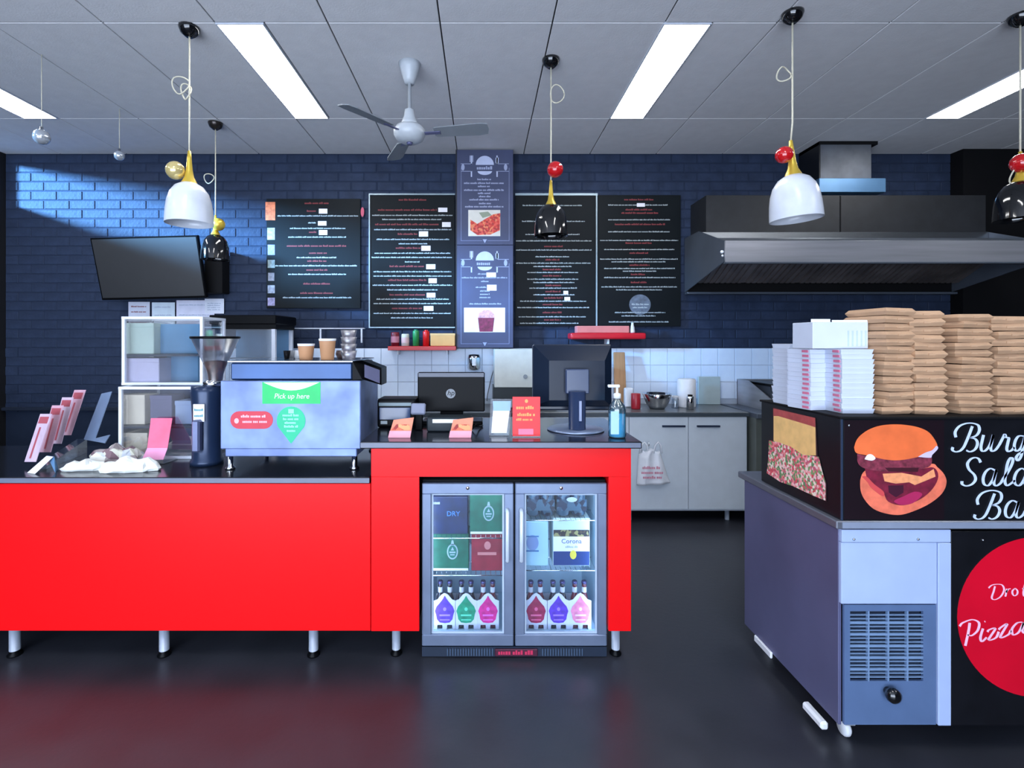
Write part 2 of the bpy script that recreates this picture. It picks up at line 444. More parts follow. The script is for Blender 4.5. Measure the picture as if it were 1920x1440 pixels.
MB().box(fx0 + .04, fx1 - .04, FD + .045, FD + .06, .80, .812).part('interior_light', Mstrip, fr)
for X in (fx0 + .036, fx1 - .036):
    MB().box(X - .004, X + .004, FD + .036, FD + .044, .1, .79).part('interior_light', Mstrip, fr)
MB().box(fX(965) - .02, fX(965) + .02, FD + .031, FD + .05, .055, .815).part('centre_post', M_matblack, fr)
gr = MB().box(fx0, fx1, FD + .005, FD + .033, .004, .05).part('base_panel', mat('dark blue grille base', (28, 40, 58), .4), fr)
g = MB()
x = fX(838)
while x < fX(1095):
    if not (fX(925) < x < fX(1015)): g.box(x, x + .006, FD - .003, FD + .005, .012, .045)
    x += .0125
g.part('grille_slats', mat('grille slats', (58, 76, 100), .4), gr, stuff=True)
MB().box(fX(928), fX(1008), FD - .006, FD + .004, .01, .044, bev=.003).part('name_plate', mat('maroon plate', (70, 24, 46), .4), gr)
wordrow(mb := MB(), fX(934), fX(1002), .027, .02, FD - .0062); mb.part('print', mat('pink red print', (190, 40, 80), .5), gr)
for (a, b_, hp) in ((791, 963, 951), (966, 1138, 977)):
    xa, xb = fX(a), fX(b_); z0, z1 = fZ(1212), fZ(906); il, ir = (xa + .045, xb - .045); ib, it = z0 + .055, z1 - .052
    f = MB(); e = .004
    f.box(xa, xb, FD, FD + .03, z0, ib, bev=e).box(xa, xb, FD, FD + .03, it, z1, bev=e).box(xa, il, FD, FD + .03, ib - .002, it + .002, bev=e).box(ir, xb, FD, FD + .03, ib - .002, it + .002, bev=e)
    dr = f.part('door', mat('blue grey door steel', (120, 134, 160), .32, .5, var=.1, scale=8), fr)
    gk = MB(); q = .008
    gk.box(il, ir, FD + .012, FD + .02, ib, ib + q).box(il, ir, FD + .012, FD + .02, it - q, it).box(il, il + q, FD + .012, FD + .02, ib + q, it - q).box(ir - q, ir, FD + .012, FD + .02, ib + q, it - q)
    gk.part('glazing_bead', mat('pale bead', (170, 186, 204), .4), dr)
    MB().box(il + q, ir - q, FD + .014, FD + .018, ib + q, it - q).part('pane', M_fglass, dr)
    hx = fX(hp)
    MB().tube([(hx, FD, fZ(955)), (hx, FD - .025, fZ(958)), (hx, FD - .028, fZ(1000)), (hx, FD - .025, fZ(1048)), (hx, FD, fZ(1052))], .009, 8).part('handle', mat('pale satin handle', (214, 226, 240), .3, .2), dr)
    MB().lathe((0, 0, 0), [(0, 0), (.008, 0), (.008, .006), (0, .006)], 12, M=Matrix.Translation((fX((a + b_) / 2 + 0), FD, z1 - .022)) @ Matrix.Rotation(PI / 2, 4, 'X')).part('lock', M_chrome, dr)
# shelves of wire
SH = [(fx0 + .033, fX(965) - .006, .548), (fX(965) + .006, fx1 - .033, .634), (fx0 + .033, fX(965) - .006, .368), (fX(965) + .006, fx1 - .033, .392)]
for xa, xb, zz in SH:
    s = MB()
    for Y in (FD + .05, FD + .2, DK - .04): s.tube([(xa, Y, zz), (xb, Y, zz)], .003, 6)
    x = xa + .006
    while x < xb: s.box(x - .001, x + .001, FD + .05, DK - .04, zz + .001, zz + .0035); x += .024
    s.part('shelf', M_chrome, fr)
CD = 2.49
def cX(px): return px2x(px, CD)
def cZ(py): return px2z(py, CD)
GF = 'drinks cartons on the upper fridge shelves'
def carton(px0, px1, py0, zb, m, label, depth=.12):
    x0, x1 = cX(px0), cX(px1); z1 = cZ(py0)
    t = thing('drinks_carton', label, 'carton', ((x0 + x1) / 2, CD + depth / 2, zb), GF)
    MB().box(x0, x1, CD, CD + depth, zb, z1, bev=.003).part('carton', m, t)
    return t, x0, x1, zb, z1
def disc(mb, X, Y, Z, rx, rz, th=.0015, n=20):
    mb.prism([(X + rx * math.cos(2 * PI * i / n), Y, Z + rz * math.sin(2 * PI * i / n)) for i in range(n)], (0, -th, 0)); return mb
za, zb_, zc, zd = .552, .638, .372, .396
t, x0, x1, z0, z1 = carton(808, 877, 932, za, mat('navy carton', (14, 30, 74), .4, var=.3, scale=15), 'navy drinks carton with white mark at top left of fridge')
wordrow(mb := MB(), x0 + .01, x0 + .05, z1 - .03, .014, CD - .0005); mb.part('print', M_txtw, t)
text_part('DRY', mat('light blue print', (70, 130, 215), .5), t, (x0 + .11, CD - .001, z0 + .1), .034)
def greencarton(px0, px1, py, zz, lab):
    t, x0, x1, z0, z1 = carton(px0, px1, py, zz, M_greenD, lab)
    xc = x0 + (x1 - x0) * .55; zc_ = z0 + (z1 - z0) * .52
    mb = MB(); disc(mb, xc, CD - .0003, zc_, .027, .038, .001, 24); mb.prism([(xc - .008, CD - .0003, zc_ + .034), (xc + .008, CD - .0003, zc_ + .034), (xc + .004, CD - .0003, zc_ + .056), (xc - .004, CD - .0003, zc_ + .056)], (0, -.001, 0))
    e = mb.part('emblem', mat('pale emblem', (158, 180, 186), .5), t)
    mb = disc(MB(), xc, CD - .0014, zc_, .021, .031, .0008, 24); i1 = mb.part('emblem_field', mat('emblem green', (28, 112, 96), .5), e)
    mb = MB(); mb.box(xc - .015, xc + .015, CD - .0032, CD - .0022, zc_ - .006, zc_ + .001).box(xc - .011, xc + .011, CD - .0032, CD - .0022, zc_ - .017, zc_ - .012).prism([(xc - .008, CD - .0022, zc_ + .007), (xc + .008, CD - .0022, zc_ + .007), (xc, CD - .0022, zc_ + .024)], (0, -.001, 0))
    mb.part('emblem_mark', mat('pale emblem', (158, 180, 186), .5), e)
    MB().box(x0 + .003, x1 - .003, CD - .0015, CD - .0003, z0 + .002, z0 + .013).part('base_band', M_txtb, t)
greencarton(881, 945, 926, za, 'green drinks carton with pale bottle emblem on the top left shelf')
greencarton(811, 879, 1001, zc, 'green drinks carton with pale bottle emblem below the navy carton')
t, x0, x1, z0, z1 = carton(884, 944, 1001, zc, mat('crimson carton', (150, 24, 48), .4, var=.2, scale=14), 'crimson drinks carton beside the lower green carton')
mb = MB(); disc(mb, (x0 + x1) / 2, CD - .0003, z0 + .125, .016, .02); mb.box(x0 + .03, x1 - .035, CD - .0015, CD - .0003, z0 + .078, z0 + .092); mb.part('emblem', mat('peach emblem', (215, 130, 130), .5), t)
# right door
t, x0, x1, z0, z1 = carton(985, 1028, 978, zd, mat('pale blue carton', (168, 205, 226), .5, var=.05), 'slim pale blue drinks carton with a round blue seal')
mb = MB(); disc(mb, x0 + .035, CD - .0003, (z0 + z1) / 2 + .005, .03, .038); e = mb.part('emblem', mat('lilac seal', (128, 148, 196), .5), t)
mb = MB(); mb.box(x0 + .004, x0 + .066, CD - .003, CD - .0016, (z0 + z1) / 2 - .038, (z0 + z1) / 2 - .031).box(x0 + .004, x0 + .066, CD - .003, CD - .0016, (z0 + z1) / 2 + .034, (z0 + z1) / 2 + .04); mb.part('emblem_line', mat('steel blue line', (60, 110, 165), .5), e)
t, x0, x1, z0, z1 = carton(1037, 1106, 972, zd, mat('pale cream carton', (196, 214, 216), .5), 'white, brown and navy drinks carton with yellow crest')
hh = z1 - z0
MB().box(x0 + .002, x1 - .002, CD - .0012, CD - .0001, z0 + .004, z0 + hh * .31).part('navy_band', mat('navy band', (14, 48, 112), .5), t)
MB().box(x0 + .002, x1 - .002, CD - .0012, CD - .0001, z0 + hh * .62, z0 + hh * .76).part('brown_band', speckle('brown band', [(50, 36, 34), (80, 60, 48), (150, 140, 90), (40, 34, 40)], 70), t)
MB().box(x0 + .002, x1 - .002, CD - .0012, CD - .0001, z0 + hh * .31, z0 + hh * .62).part('white_band', M_txtb, t)
mb = MB(); disc(mb, (x0 + x1) / 2 + .008, CD - .0013, z0 + hh * .24, .016, .022); mb.part('crest', mat('yellow crest', (228, 205, 70), .5), t)
text_part('Corona', mat('blue lettering', (64, 78, 150), .5), t, ((x0 + x1) / 2, CD - .0018, z0 + hh * .52), .032)
wordrow(mb := MB(), (x0 + x1) / 2 - .03, (x0 + x1) / 2 + .03, z0 + hh * .4, .01, CD - .0015); mb.part('print', M_txtw, t)
# dark multipack bundles on the top right shelf
Mdk = speckle('dark wrap', [(22, 34, 60), (40, 62, 84), (26, 28, 46), (58, 84, 104)], 45, .35)
for i, (a, b_, lab) in enumerate(((988, 1040, 'dark shrink wrapped cans on the top right fridge shelf, nearer the centre'), (1044, 1100, 'dark shrink wrapped cans with pale round badge on top right shelf'))):
    x0, x1 = cX(a), cX(b_)
    t = thing('can_multipack', lab, 'drink cans', ((x0 + x1) / 2, CD + .06, zb_), 'multipacks on the top right fridge shelf')
    n = 2
    for k in range(n):
        xc = x0 + (k + .5) * (x1 - x0) / n; rr = (x1 - x0) / n / 2 - .001
        for (yy) in (CD + rr, CD + 3 * rr):
            MB().lathe((xc, yy, zb_), [(0, .002), (rr * .8, 0), (rr, .008), (rr, .112), (rr * .78, .122), (rr * .75, .12), (0, .118)], 16).part('can', Mdk, t)
    MB().box(x0, x1, CD - .001, CD + .0, zb_ + .03, zb_ + .085).part('wrap_band', Mdk, t)
    if i: disc(MB(), (x0 + x1) / 2, CD - .002, zb_ + .085, .026, .012).part('badge', M_txtw, t)
# bottom row: carriers with bottles
Mbot = mat('dark bottle glass', (34, 22, 36), .1, coat=.5)
Mbotr = mat('red brown bottle glass', (96, 22, 40), .1, coat=.5)
cols6 = [('purple', (96, 58, 172)), ('green', (30, 150, 110)), ('bright pink', (226, 36, 140)), ('maroon', (170, 34, 80)), ('violet', (100, 54, 190)), ('pale pink', (238, 130, 165))]
px6 = [834, 874, 915, 1005, 1047, 1088]
for i, ((nm, rgb), pc) in enumerate(zip(cols6, px6)):
    xc = cX(pc); z0 = .087
    t = thing('bottle_carrier', 'white bottle carrier with %s label on the bottom fridge shelf' % nm, 'carton', (xc, CD + .05, z0), 'bottle carriers on the bottom fridge shelf')
    hw = .0535
    prof = [(-hw, 0), (-.038, 0), (-.036, .022), (-.012, .022), (-.010, 0), (.010, 0), (.012, .022), (.036, .022), (.038, 0), (hw, 0), (hw, .14), (.036, .146), (.016, .17), (0, .178), (-.016, .17), (-.036, .146), (-hw, .14)]
    MB().prism([(xc + a, CD - .004, z0 + c) for a, c in prof], (0, .003, 0)).box(xc - hw, xc + hw, CD + .118, CD + .121, z0, z0 + .115).box(xc - hw, xc - hw + .002, CD - .001, CD + .118, z0, z0 + .11).box(xc + hw - .002, xc + hw, CD - .001, CD + .118, z0, z0 + .11).part('carton', mat('white carrier card', (222, 220, 238), .6), t)
    m = mat(nm + ' label', rgb, .5, var=.25, scale=40)
    lab = MB().prism([(xc + a, CD - .0045, z0 + c) for a, c in [(-.024, .034), (0, .031), (.024, .034), (.038, .05), (.042, .072), (.048, .09), (.04, .112), (.024, .13), (.01, .148), (0, .166), (-.01, .148), (-.024, .13), (-.04, .112), (-.048, .09), (-.042, .072), (-.038, .05)]], (0, -.001, 0)).part('label_panel', m, t)
    pl = mat(nm + ' label highlight', [min(255, v + 75) for v in rgb], .5)
    disc(MB().box(xc - .026, xc + .026, CD - .0066, CD - .0056, z0 + .066, z0 + .074).box(xc - .024, xc + .024, CD - .0066, CD - .0056, z0 + .045, z0 + .05), xc, CD - .0056, z0 + .1, .008, .009, .001).part('label_print', pl, lab)
    for s, sd in ((-1, 'left'), (1, 'right')):
        bx = xc + s * .0235
        bt = thing('glass_bottle', 'dark capped bottle, %s one in the %s labelled carrier' % ('left' if s < 0 else 'right', nm), 'bottle', (bx, CD + .028, z0 + .001), 'bottles in the carriers')
        gm = Mbotr if i in (2, 3, 5) else Mbot
        MB().lathe((bx, CD + .024, z0 + .001), [(0, 0), (.02, 0), (.022, .004), (.022, .12), (.02, .14), (.0125, .165), (.0115, .205), (.012, .215), (0, .215)], 16).part('glass', gm, bt)
        MB().lathe((bx, CD + .024, z0 + .172), [(.0127, 0), (.0122, .026)], 12).part('neck_label', mat('silver neck label', (200, 200, 215), .3), bt)
        MB().lathe((bx, CD + .024, z0 + .214), [(.0135, 0), (.0135, .009), (.011, .013), (0, .013)], 12).part('cap', mat('bottle cap', (150, 60, 90) if i in (2, 3, 5) else (70, 64, 110), .3, .6), bt)

# ------------------------------------------------------------------ salad bar at the right
SX = 1.307; SD = 1.85; S = FPX / SD
def sP(px, py, off=0): return Vector((px2x(px, SD), SD - off, px2z(py, SD)))
SXR = 3.0
sb = thing('salad_bar', 'steel refrigerated salad bar with black printed burger signs and grille', 'food counter', (2.1, 2.2, 0))
MB().box(SX, SX + .012, SD + .012, 2.53, .09, .815, bev=.002).part('side_panel', M_darksteel, sb)
MB().box(SX + .012, SXR, SD + .03, 2.53, .09, .815).part('carcass', M_matblack, sb)
MB().box(SX - .018, SXR, SD - .006, 2.56, .815, .845, bev=.004).part('worktop', mat('grey steel top', (120, 124, 136), .35, .6), sb)
xa, xb = px2x(1577, SD), px2x(1781, SD)
MW = mat('pale blue white panel', (164, 182, 220), .4, var=.03)
MB().box(xa, xb, SD - .004, SD + .012, px2z(1016, SD), .813, bev=.001).part('top_rail', MW, sb)
for px in (1599, 1719):
    MB().sphere((px2x(px, SD), SD - .005, px2z(1010, SD)), .005, seg=8).part('bolt', M_steel, sb)
MB().box(xa, px2x(1756, SD), SD - .002, SD + .012, px2z(1132, SD), px2z(1017, SD), bev=.0015).part('upper_panel', MW, sb)
MB().box(px2x(1757, SD), xb, SD - .006, SD + .012, .1, px2z(1017, SD), bev=.002).part('corner_post', MW, sb)
mvent = mat('blue grey vent panel', (92, 116, 156), .4, .2)
gx = [px2x(p, SD) for p in (1594, 1627, 1630, 1664, 1667, 1700, 1703, 1731)]
gz0, gz1 = px2z(1277, SD), px2z(1146, SD)
vx0, vx1 = px2x(1583, SD), px2x(1755, SD)
v = MB().box(vx0, gx[0], SD, SD + .01, .1, px2z(1134, SD)).box(gx[-1], vx1, SD, SD + .01, .1, px2z(1134, SD)).box(gx[0], gx[-1], SD, SD + .01, gz1, px2z(1134, SD)).box(gx[0], gx[-1], SD, SD + .01, .1, gz0)
vp = v.part('vent_panel', mvent, sb)
bars = MB()
for i in (1, 3, 5): bars.box(gx[i], gx[i + 1], SD - .001, SD + .01, gz0, gz1)
n = 18
for k in range(1, n):
    zz = gz0 + (gz1 - gz0) * k / n; hh_ = .0045 if k % 3 == 0 else .0016
    bars.box(gx[0], gx[-1], SD, SD + .008, zz - hh_, zz + hh_)
bars.part('grille_bars', mat('grille bars', (112, 138, 172), .4), vp)
MB().box(gx[0], gx[-1], SD + .014, SD + .018, gz0, gz1).part('grille_backing', mat('grille dark', (22, 34, 54), .6), vp)
MB().lathe((0, 0, 0), [(0, 0), (.014, 0), (.012, .01), (.022, .016), (.027, .028), (.024, .04), (.012, .048), (0, .05)], 20, M=Matrix.Translation((px2x(1663, SD), SD, px2z(1294, SD))) @ Matrix.Rotation(PI / 2, 4, 'X')).part('knob', M_gloss, sb)
MB().box(xb + .002, SXR, SD - .003, SD + .012, .1, px2z(996, SD), bev=.001).part('sign_panel', M_signblack, sb)
MB().sphere((px2x(1841, SD), SD - .004, px2z(1012, SD)), .004, seg=8).part('bolt', M_steel, sb)
cxr, czr, rr = px2x(1943, SD), px2z(1156, SD), .292
bd = disc(MB(), cxr, SD - .0032, czr, rr, rr, .001, 64).part('red_disc', mat('crimson disc', (205, 10, 40), .28, var=.1, scale=3), sb)
mb = MB()
def f2(v): return sP(1770 + v.x / 4.235, 980 + v.y / 4.235, .0045)
D_ = [[(345, 515), (365, 495), (400, 485), (450, 490), (467, 530), (440, 582), (395, 606), (370, 592), (385, 540), (395, 500)], [(478, 582), (490, 520)], [(484, 550), (500, 525), (520, 520)],
      [(555, 518), (535, 535), (535, 562), (552, 576), (572, 560), (572, 535), (555, 518)], [(632, 488), (620, 550), (626, 578), (645, 570)], [(610, 520), (650, 512)]]
Z_ = [[(195, 790), (185, 860), (160, 972)], [(115, 818), (140, 790), (215, 765), (268, 790), (258, 850), (212, 890), (178, 885)], [(300, 835), (280, 905), (292, 938), (330, 905)],
      [(312, 782), (318, 778)], [(335, 862), (350, 845), (398, 836), (345, 924), (402, 908), (425, 860)], [(425, 845), (440, 828), (492, 800), (436, 905), (500, 884), (520, 850)],
      [(612, 785), (570, 792), (530, 840), (540, 885), (585, 862), (622, 790), (612, 850), (632, 872), (660, 850)]]
for s_ in D_: stroke(mb, s_, 5, 15, f2, (0, .001, 0))
for s_ in Z_: stroke(mb, s_, 8, 21, f2, (0, .001, 0))
mb.part('lettering', mat('pink white lettering', (240, 190, 215), .5), bd)
# casters
for (X, Y) in ((SX + .07, SD + .08), (SX + .07, 2.45), (SXR - .1, SD + .08), (SXR - .1, 2.45)):
    c = MB().box(X - .02, X + .02, Y - .035, Y + .035, .06, .092, bev=.003).part('caster', mat('pale caster bracket', (190, 196, 205), .3, .5), sb)
    MB().lathe((0, 0, 0), [(0, -.012), (.025, -.012), (.03, -.006), (.03, .006), (.025, .012), (0, .012)], 18, M=Matrix.Translation((X, Y, .031)) @ Matrix.Rotation(PI / 2, 4, 'Y')).part('wheel', M_whitep, c)
# pale kick rail showing under the side panel
MB().box(SX - .03, SX + .0, SD + .06, 2.03, .03, .062, bev=.008).part('kick_rail', M_whitep, sb)
MB().box(SX - .012, SX + .0, 2.28, 2.42, .07, .1, bev=.004).part('kick_rail', M_whitep, sb)
# upper sign housing
UB = 2.38; uz0, uz1 = .846, px2z(781, SD)
MB().box(SX + .002, SXR, SD + .002, UB, uz0, uz1 - .008, bev=.002).part('sign_housing', M_signblack, sb)
MB().box(SX - .002, SXR, SD - .004, UB + .01, uz1 - .009, uz1, bev=.002).part('housing_top', M_matblack, sb)
MB().box(px2x(1577, SD), px2x(1580, SD), SD - .001, SD + .003, uz0, uz1 - .01).part('corner_strip', mat('dark blue strip', (38, 52, 74), .4), sb)
MB().box(px2x(1577, SD), SXR, SD - .009, SD - .006, .82, .842).part('front_edge', mat('grey edge strip', (126, 136, 156), .4), sb)
MB().sphere((px2x(1592, SD), SD + .001, px2z(798, SD)), .0045, seg=8).part('bolt', M_steel, sb)
# burger picture
def bp(x, y, off): return sP(1580 + x / 5.647, 780 + y / 5.647, off)
def poly(pts, off, m, name, par):
    MB().prism([bp(x, y, off) for x, y in pts], (0, .0004, 0)).part(name, m, par)
def smooth2(pts): return [(v.x, v.y) for v in smoothline([Vector(p) for p in pts + [pts[0]]], 4)[:-1]]
pic = MB().box(px2x(1583, SD), px2x(1770, SD), SD + .0, SD + .003, px2z(974, SD), px2z(788, SD)).part('burger_picture', mat('near black print', (22, 10, 18), .35), sb)
poly(smooth2([(185, 680), (215, 600), (300, 560), (600, 560), (930, 505), (1000, 540), (1075, 620), (1098, 710), (1050, 820), (930, 920), (780, 995), (620, 1045), (470, 1035), (330, 985), (235, 890), (190, 790)]), .0006, mat('salmon bun print', (222, 110, 84), .5, var=.2, scale=30), 'lower_bun', pic)
poly(smooth2([(230, 540), (420, 545), (800, 560), (960, 545), (1010, 640), (950, 770), (820, 880), (640, 945), (480, 905), (420, 800), (280, 720)]), .0011, mat('maroon filling print', (112, 22, 48), .5, var=.35, scale=40), 'filling', pic)
poly([(420, 610), (620, 600), (830, 640), (960, 560), (980, 640), (860, 690), (760, 730), (700, 700), (560, 715), (440, 690)], .0016, mat('cheese print', (232, 150, 104), .5, var=.15, scale=50), 'cheese', pic)
poly([(480, 735), (640, 730), (640, 810), (560, 860), (485, 810)], .0016, mat('dark print', (60, 8, 36), .5), 'shadowed_meat', pic)
poly(smooth2([(640, 850), (760, 800), (840, 830), (740, 920), (620, 940), (540, 900)]), .0016, mat('plum print', (168, 34, 84), .5), 'onion', pic)
poly(smooth2([(200, 640), (260, 700), (300, 760), (420, 850), (430, 800), (330, 720), (250, 640)]), .0018, mat('pink edge print', (200, 70, 72), .5), 'sauce', pic)
poly(smooth2([(150, 400), (300, 430), (600, 450), (800, 430), (930, 430), (925, 520), (820, 560), (500, 590), (250, 560), (160, 500)]), .0021, mat('patty print', (120, 44, 62), .5, var=.5, scale=60), 'patty', pic)
poly([(440, 545), (800, 545), (790, 590), (480, 585)], .0026, mat('patty dark print', (58, 10, 26), .5), 'patty_shade', pic)
poly(smooth2([(115, 330), (150, 240), (240, 160), (360, 108), (500, 88), (650, 92), (800, 120), (910, 175), (985, 280), (990, 340), (930, 385), (800, 430), (600, 466), (440, 458), (250, 415), (140, 390)]), .0029, mat('bun print', (226, 106, 56), .5, var=.12, scale=14), 'upper_bun', pic)
poly(smooth2([(225, 455), (255, 410), (300, 405), (340, 445), (300, 470)]), .0034, M_txtb, 'sauce_drop', pic)
poly(smooth2([(790, 430), (870, 385), (940, 360), (985, 315), (1000, 345), (940, 410), (920, 440)]), .0034, mat('lilac sauce print', (205, 190, 225), .5), 'sauce_drip', pic)
# script lettering
mb = MB()
def f1(v): return sP(1580 + v.x / 5.647, 780 + v.y / 5.647, .001)
B = [[(1372, 108), (1345, 180), (1312, 262), (1278, 332), (1238, 370), (1190, 378), (1160, 358), (1166, 330)], [(1197, 225), (1190, 170), (1232, 110), (1300, 80), (1370, 76), (1432, 98), (1446, 150), (1420, 200), (1370, 226), (1338, 232)], [(1338, 232), (1400, 242), (1426, 290), (1402, 350), (1350, 378), (1308, 364)]]
u_ = [[(1490, 200), (1476, 260), (1462, 330), (1475, 370), (1510, 365), (1550, 320), (1580, 250), (1595, 200)], [(1595, 200), (1577, 270), (1566, 340), (1580, 372), (1620, 355), (1660, 300)]]
r_ = [[(1660, 300), (1700, 222), (1715, 195), (1730, 225), (1757, 235), (1746, 290), (1736, 345), (1750, 375), (1790, 360), (1815, 330)]]
g_ = [[(1930, 215), (1865, 212), (1828, 260), (1815, 330), (1838, 370), (1880, 345), (1912, 280), (1930, 210)], [(1930, 210), (1908, 330), (1885, 430), (1852, 472), (1836, 440), (1865, 400), (1925, 370), (1965, 330)]]
S_ = [[(1458, 492), (1440, 455), (1400, 440), (1350, 460), (1320, 510), (1340, 570), (1390, 620), (1405, 672), (1370, 720), (1310, 740), (1265, 722), (1262, 690)]]
a_ = [[(1610, 575), (1562, 556), (1512, 592), (1486, 660), (1496, 720), (1540, 735), (1585, 680), (1615, 605), (1627, 565)], [(1627, 565), (1607, 650), (1600, 715), (1625, 738), (1670, 710), (1700, 660)]]
l_ = [[(1700, 660), (1750, 590), (1790, 510), (1800, 455), (1775, 445), (1745, 500), (1727, 600), (1716, 690), (1735, 735), (1780, 715), (1822, 680)]]
e_ = [[(1965, 330), (2010, 270), (2005, 215), (1975, 230), (1962, 300), (1980, 365), (2030, 350), (2070, 300)]]
def O(g, dx, dy): return [[(x + dx, y + dy) for x, y in s_] for s_ in g]
for s_ in B + u_ + r_ + g_ + e_ + O(r_, 410, 0) + S_ + a_ + l_ + O(a_, 330, 0) + [[(2030, 450), (2005, 520), (1985, 600)]] + O(B, 235, 713) + O(a_, 235, 340) + O(r_, 275, 700):
    stroke(mb, s_, 12, 30, f1, (0, .0012, 0))
mb.part('lettering', mat('pale blue lettering', (196, 212, 242), .5), sb)
# sandwich picture on the left side
def q(x, y, off):
    px, py = 1420 + x / 6.545, 740 + y / 6.545
    d = SX * FPX / (px - VX); return Vector((SX - off, d, px2z(py, d)))
def spoly(pts, off, m, name, par=sb):
    return MB().prism([q(x, y, off) for x, y in pts], (.0006, 0, 0)).part(name, m, par)
sp = spoly([(190, 150), (715, 285), (740, 760), (850, 1090), (850, 1310), (700, 1250), (120, 970), (140, 560), (195, 540)], .0008, mat('salad backing print', (60, 32, 34), .5), 'sandwich_picture')
spoly([(200, 168), (712, 285), (716, 400), (650, 378), (260, 262), (200, 262)], .0018, mat('crust print', (172, 74, 72), .5, var=.2, scale=30), 'crust', sp)
spoly([(204, 262), (260, 262), (650, 378), (716, 400), (722, 745), (560, 745), (400, 660), (250, 590), (204, 565)], .0018, mat('bread print', (236, 190, 120), .5, var=.12, scale=20), 'bread', sp)
spoly([(150, 560), (260, 582), (420, 640), (560, 735), (760, 762), (800, 930), (842, 1082), (842, 1300), (700, 1242), (440, 1120), (290, 1072), (122, 962), (140, 800)], .0026, speckle('salad print', [(226, 130, 130), (236, 190, 190), (206, 74, 84), (120, 150, 96), (232, 220, 200), (196, 90, 110), (90, 130, 90), (240, 150, 150)], 105), 'salad', sp)

# ------------------------------------------------------------------ boxes stacked on the salad bar
def clam(wd, dp, hgt, m, name):
    t = MB(); h = hgt
    w0, w1, w2 = wd * .88 / 2, wd / 2, wd * .87 / 2; d0, d1, d2 = dp * .91 / 2, dp / 2, dp * .9 / 2
    b = t.b; rings = []
    for (a, c, z_) in ((w0, d0, 0), (w1, d1, h * .46), (w1, d1, h * .54), (w2, d2, h * .97)):
        rings.append([b.verts.new((sx_ * a, sy_ * c, z_)) for sx_, sy_ in ((-1, -1), (1, -1), (1, 1), (-1, 1))])
    b.faces.new(rings[0][::-1]); b.faces.new(rings[-1])
    for p_, q_ in zip(rings, rings[1:]):
        for i in range(4): b.faces.new([p_[i], p_[(i + 1) % 4], q_[(i + 1) % 4], q_[i]])
    t.box(-.012, .012, -d1 - .002, -d1 + .003, h * .38, h * .6)
    return t.mesh(name, m, Vector((0, 0, 0)))
ORD = ['topmost', 'second from the top', 'third from the top', 'fourth from the top', 'fifth from the top', 'sixth from the top', 'seventh from the top', 'eighth from the top', 'ninth from the top',
       'tenth from the top', 'eleventh from the top', 'twelfth from the top', 'thirteenth from the top', 'fourteenth from the top', 'fifteenth from the top', 'sixteenth from the top']
stacks = [(1684, 577, 14, .118, 'first brown stack beside the white trays', 6), (1746, 582, 13, .122, 'second brown stack from the white trays', -5), (1826, 588, 14, .143, 'third brown stack from the white trays', 5), (1902, 592, 13, .12, 'fourth brown stack, at the frame edge', -6)]
for (pc, py, n, wd, nm, yaw) in stacks:
    fd = 1.90; ztop = px2z(py, fd); hh_ = (ztop - uz1) / n; me = clam(wd, .2, hh_ * .97, M_card, 'takeaway_box')
    X = px2x(pc, fd)
    for k in range(n):
        o = bpy.data.objects.new('takeaway_box', me); COL.objects.link(o)
        o.location = (X + random.uniform(-.005, .005) + (.0 if k else 0), fd + .1 + random.uniform(-.006, .006), uz1 + .0005 + k * hh_)
        o.rotation_euler = (random.uniform(-.01, .01), random.uniform(-.035, .035), math.radians(yaw + random.uniform(-7, 7)))
        tag(o, 'brown takeaway box, %s, %s' % (ORD[n - 1 - k], nm), 'takeaway box', 'brown takeaway boxes on the salad bar')
Mwb = mat('white printed card', (200, 208, 224), .6, var=.03)
Mpk = mat('pink red print on card', (204, 110, 140), .6, var=.2)
def wtray(wd, dp, hgt):
    t = MB(); b = t.b; rings = []
    for (a, z_) in ((.94, 0), (1.0, hgt * 1.0)):
        rings.append([b.verts.new((s1 * wd / 2 * a, s2 * dp / 2 * a, z_)) for s1, s2 in ((-1, -1), (1, -1), (1, 1), (-1, 1))])
    b.faces.new(rings[0][::-1]); b.faces.new(rings[1])
    for i in range(4): b.faces.new([rings[0][i], rings[0][(i + 1) % 4], rings[1][(i + 1) % 4], rings[1][i]])
    t.box(-wd / 2 * 1.0, wd / 2 * 1.0, -dp / 2 * 1.0, dp / 2, hgt * .86, hgt * .96)
    return t
for (x0p, x1p, py, n, fd, dp, nm, yaw) in ((1478, 1524, 645, 14, 2.17, .12, 'low rear white stack', 3), (1512, 1578, 655, 13, 2.02, .13, 'middle white stack', 8), (1580, 1640, 655, 13, 1.92, .15, 'white stack beside brown boxes', -2)):
    zt_ = px2z(py, fd); hh_ = (zt_ - uz1) / n; wd = (x1p - x0p) * fd / FPX; X = px2x((x0p + x1p) / 2, fd)
    tb = wtray(wd, dp, hh_ * .98).mesh('tray', Mwb, Vector((0, 0, 0)))
    pw = wd * .12
    if 'low' in nm: tp = MB().box(-wd * .1, wd * .12, -dp / 2 - .0012, -dp / 2 + .004, hh_ * .3, hh_ * .8)
    else: tp = MB().box(-wd / 2 - .0014, -wd / 2 + .004, -dp * .42, -dp * .18, hh_ * .3, hh_ * .8)
    tp = tp.mesh('print', Mpk, Vector((0, 0, 0)))
    for k in range(n):
        o = thing('paper_tray', 'white paper food tray, %s in the %s' % (ORD[n - 1 - k], nm), 'food tray', (X + random.uniform(-.002, .002), fd + dp / 2 + random.uniform(-.002, .002), uz1 + .0005 + k * hh_), 'white paper trays on the salad bar')
        o.rotation_euler = (0, 0, math.radians(yaw + random.uniform(-1, 1)))
        for nm2, me in (('tray', tb), ('print', tp)):
            c = bpy.data.objects.new(nm2, me); COL.objects.link(c); c.parent = o
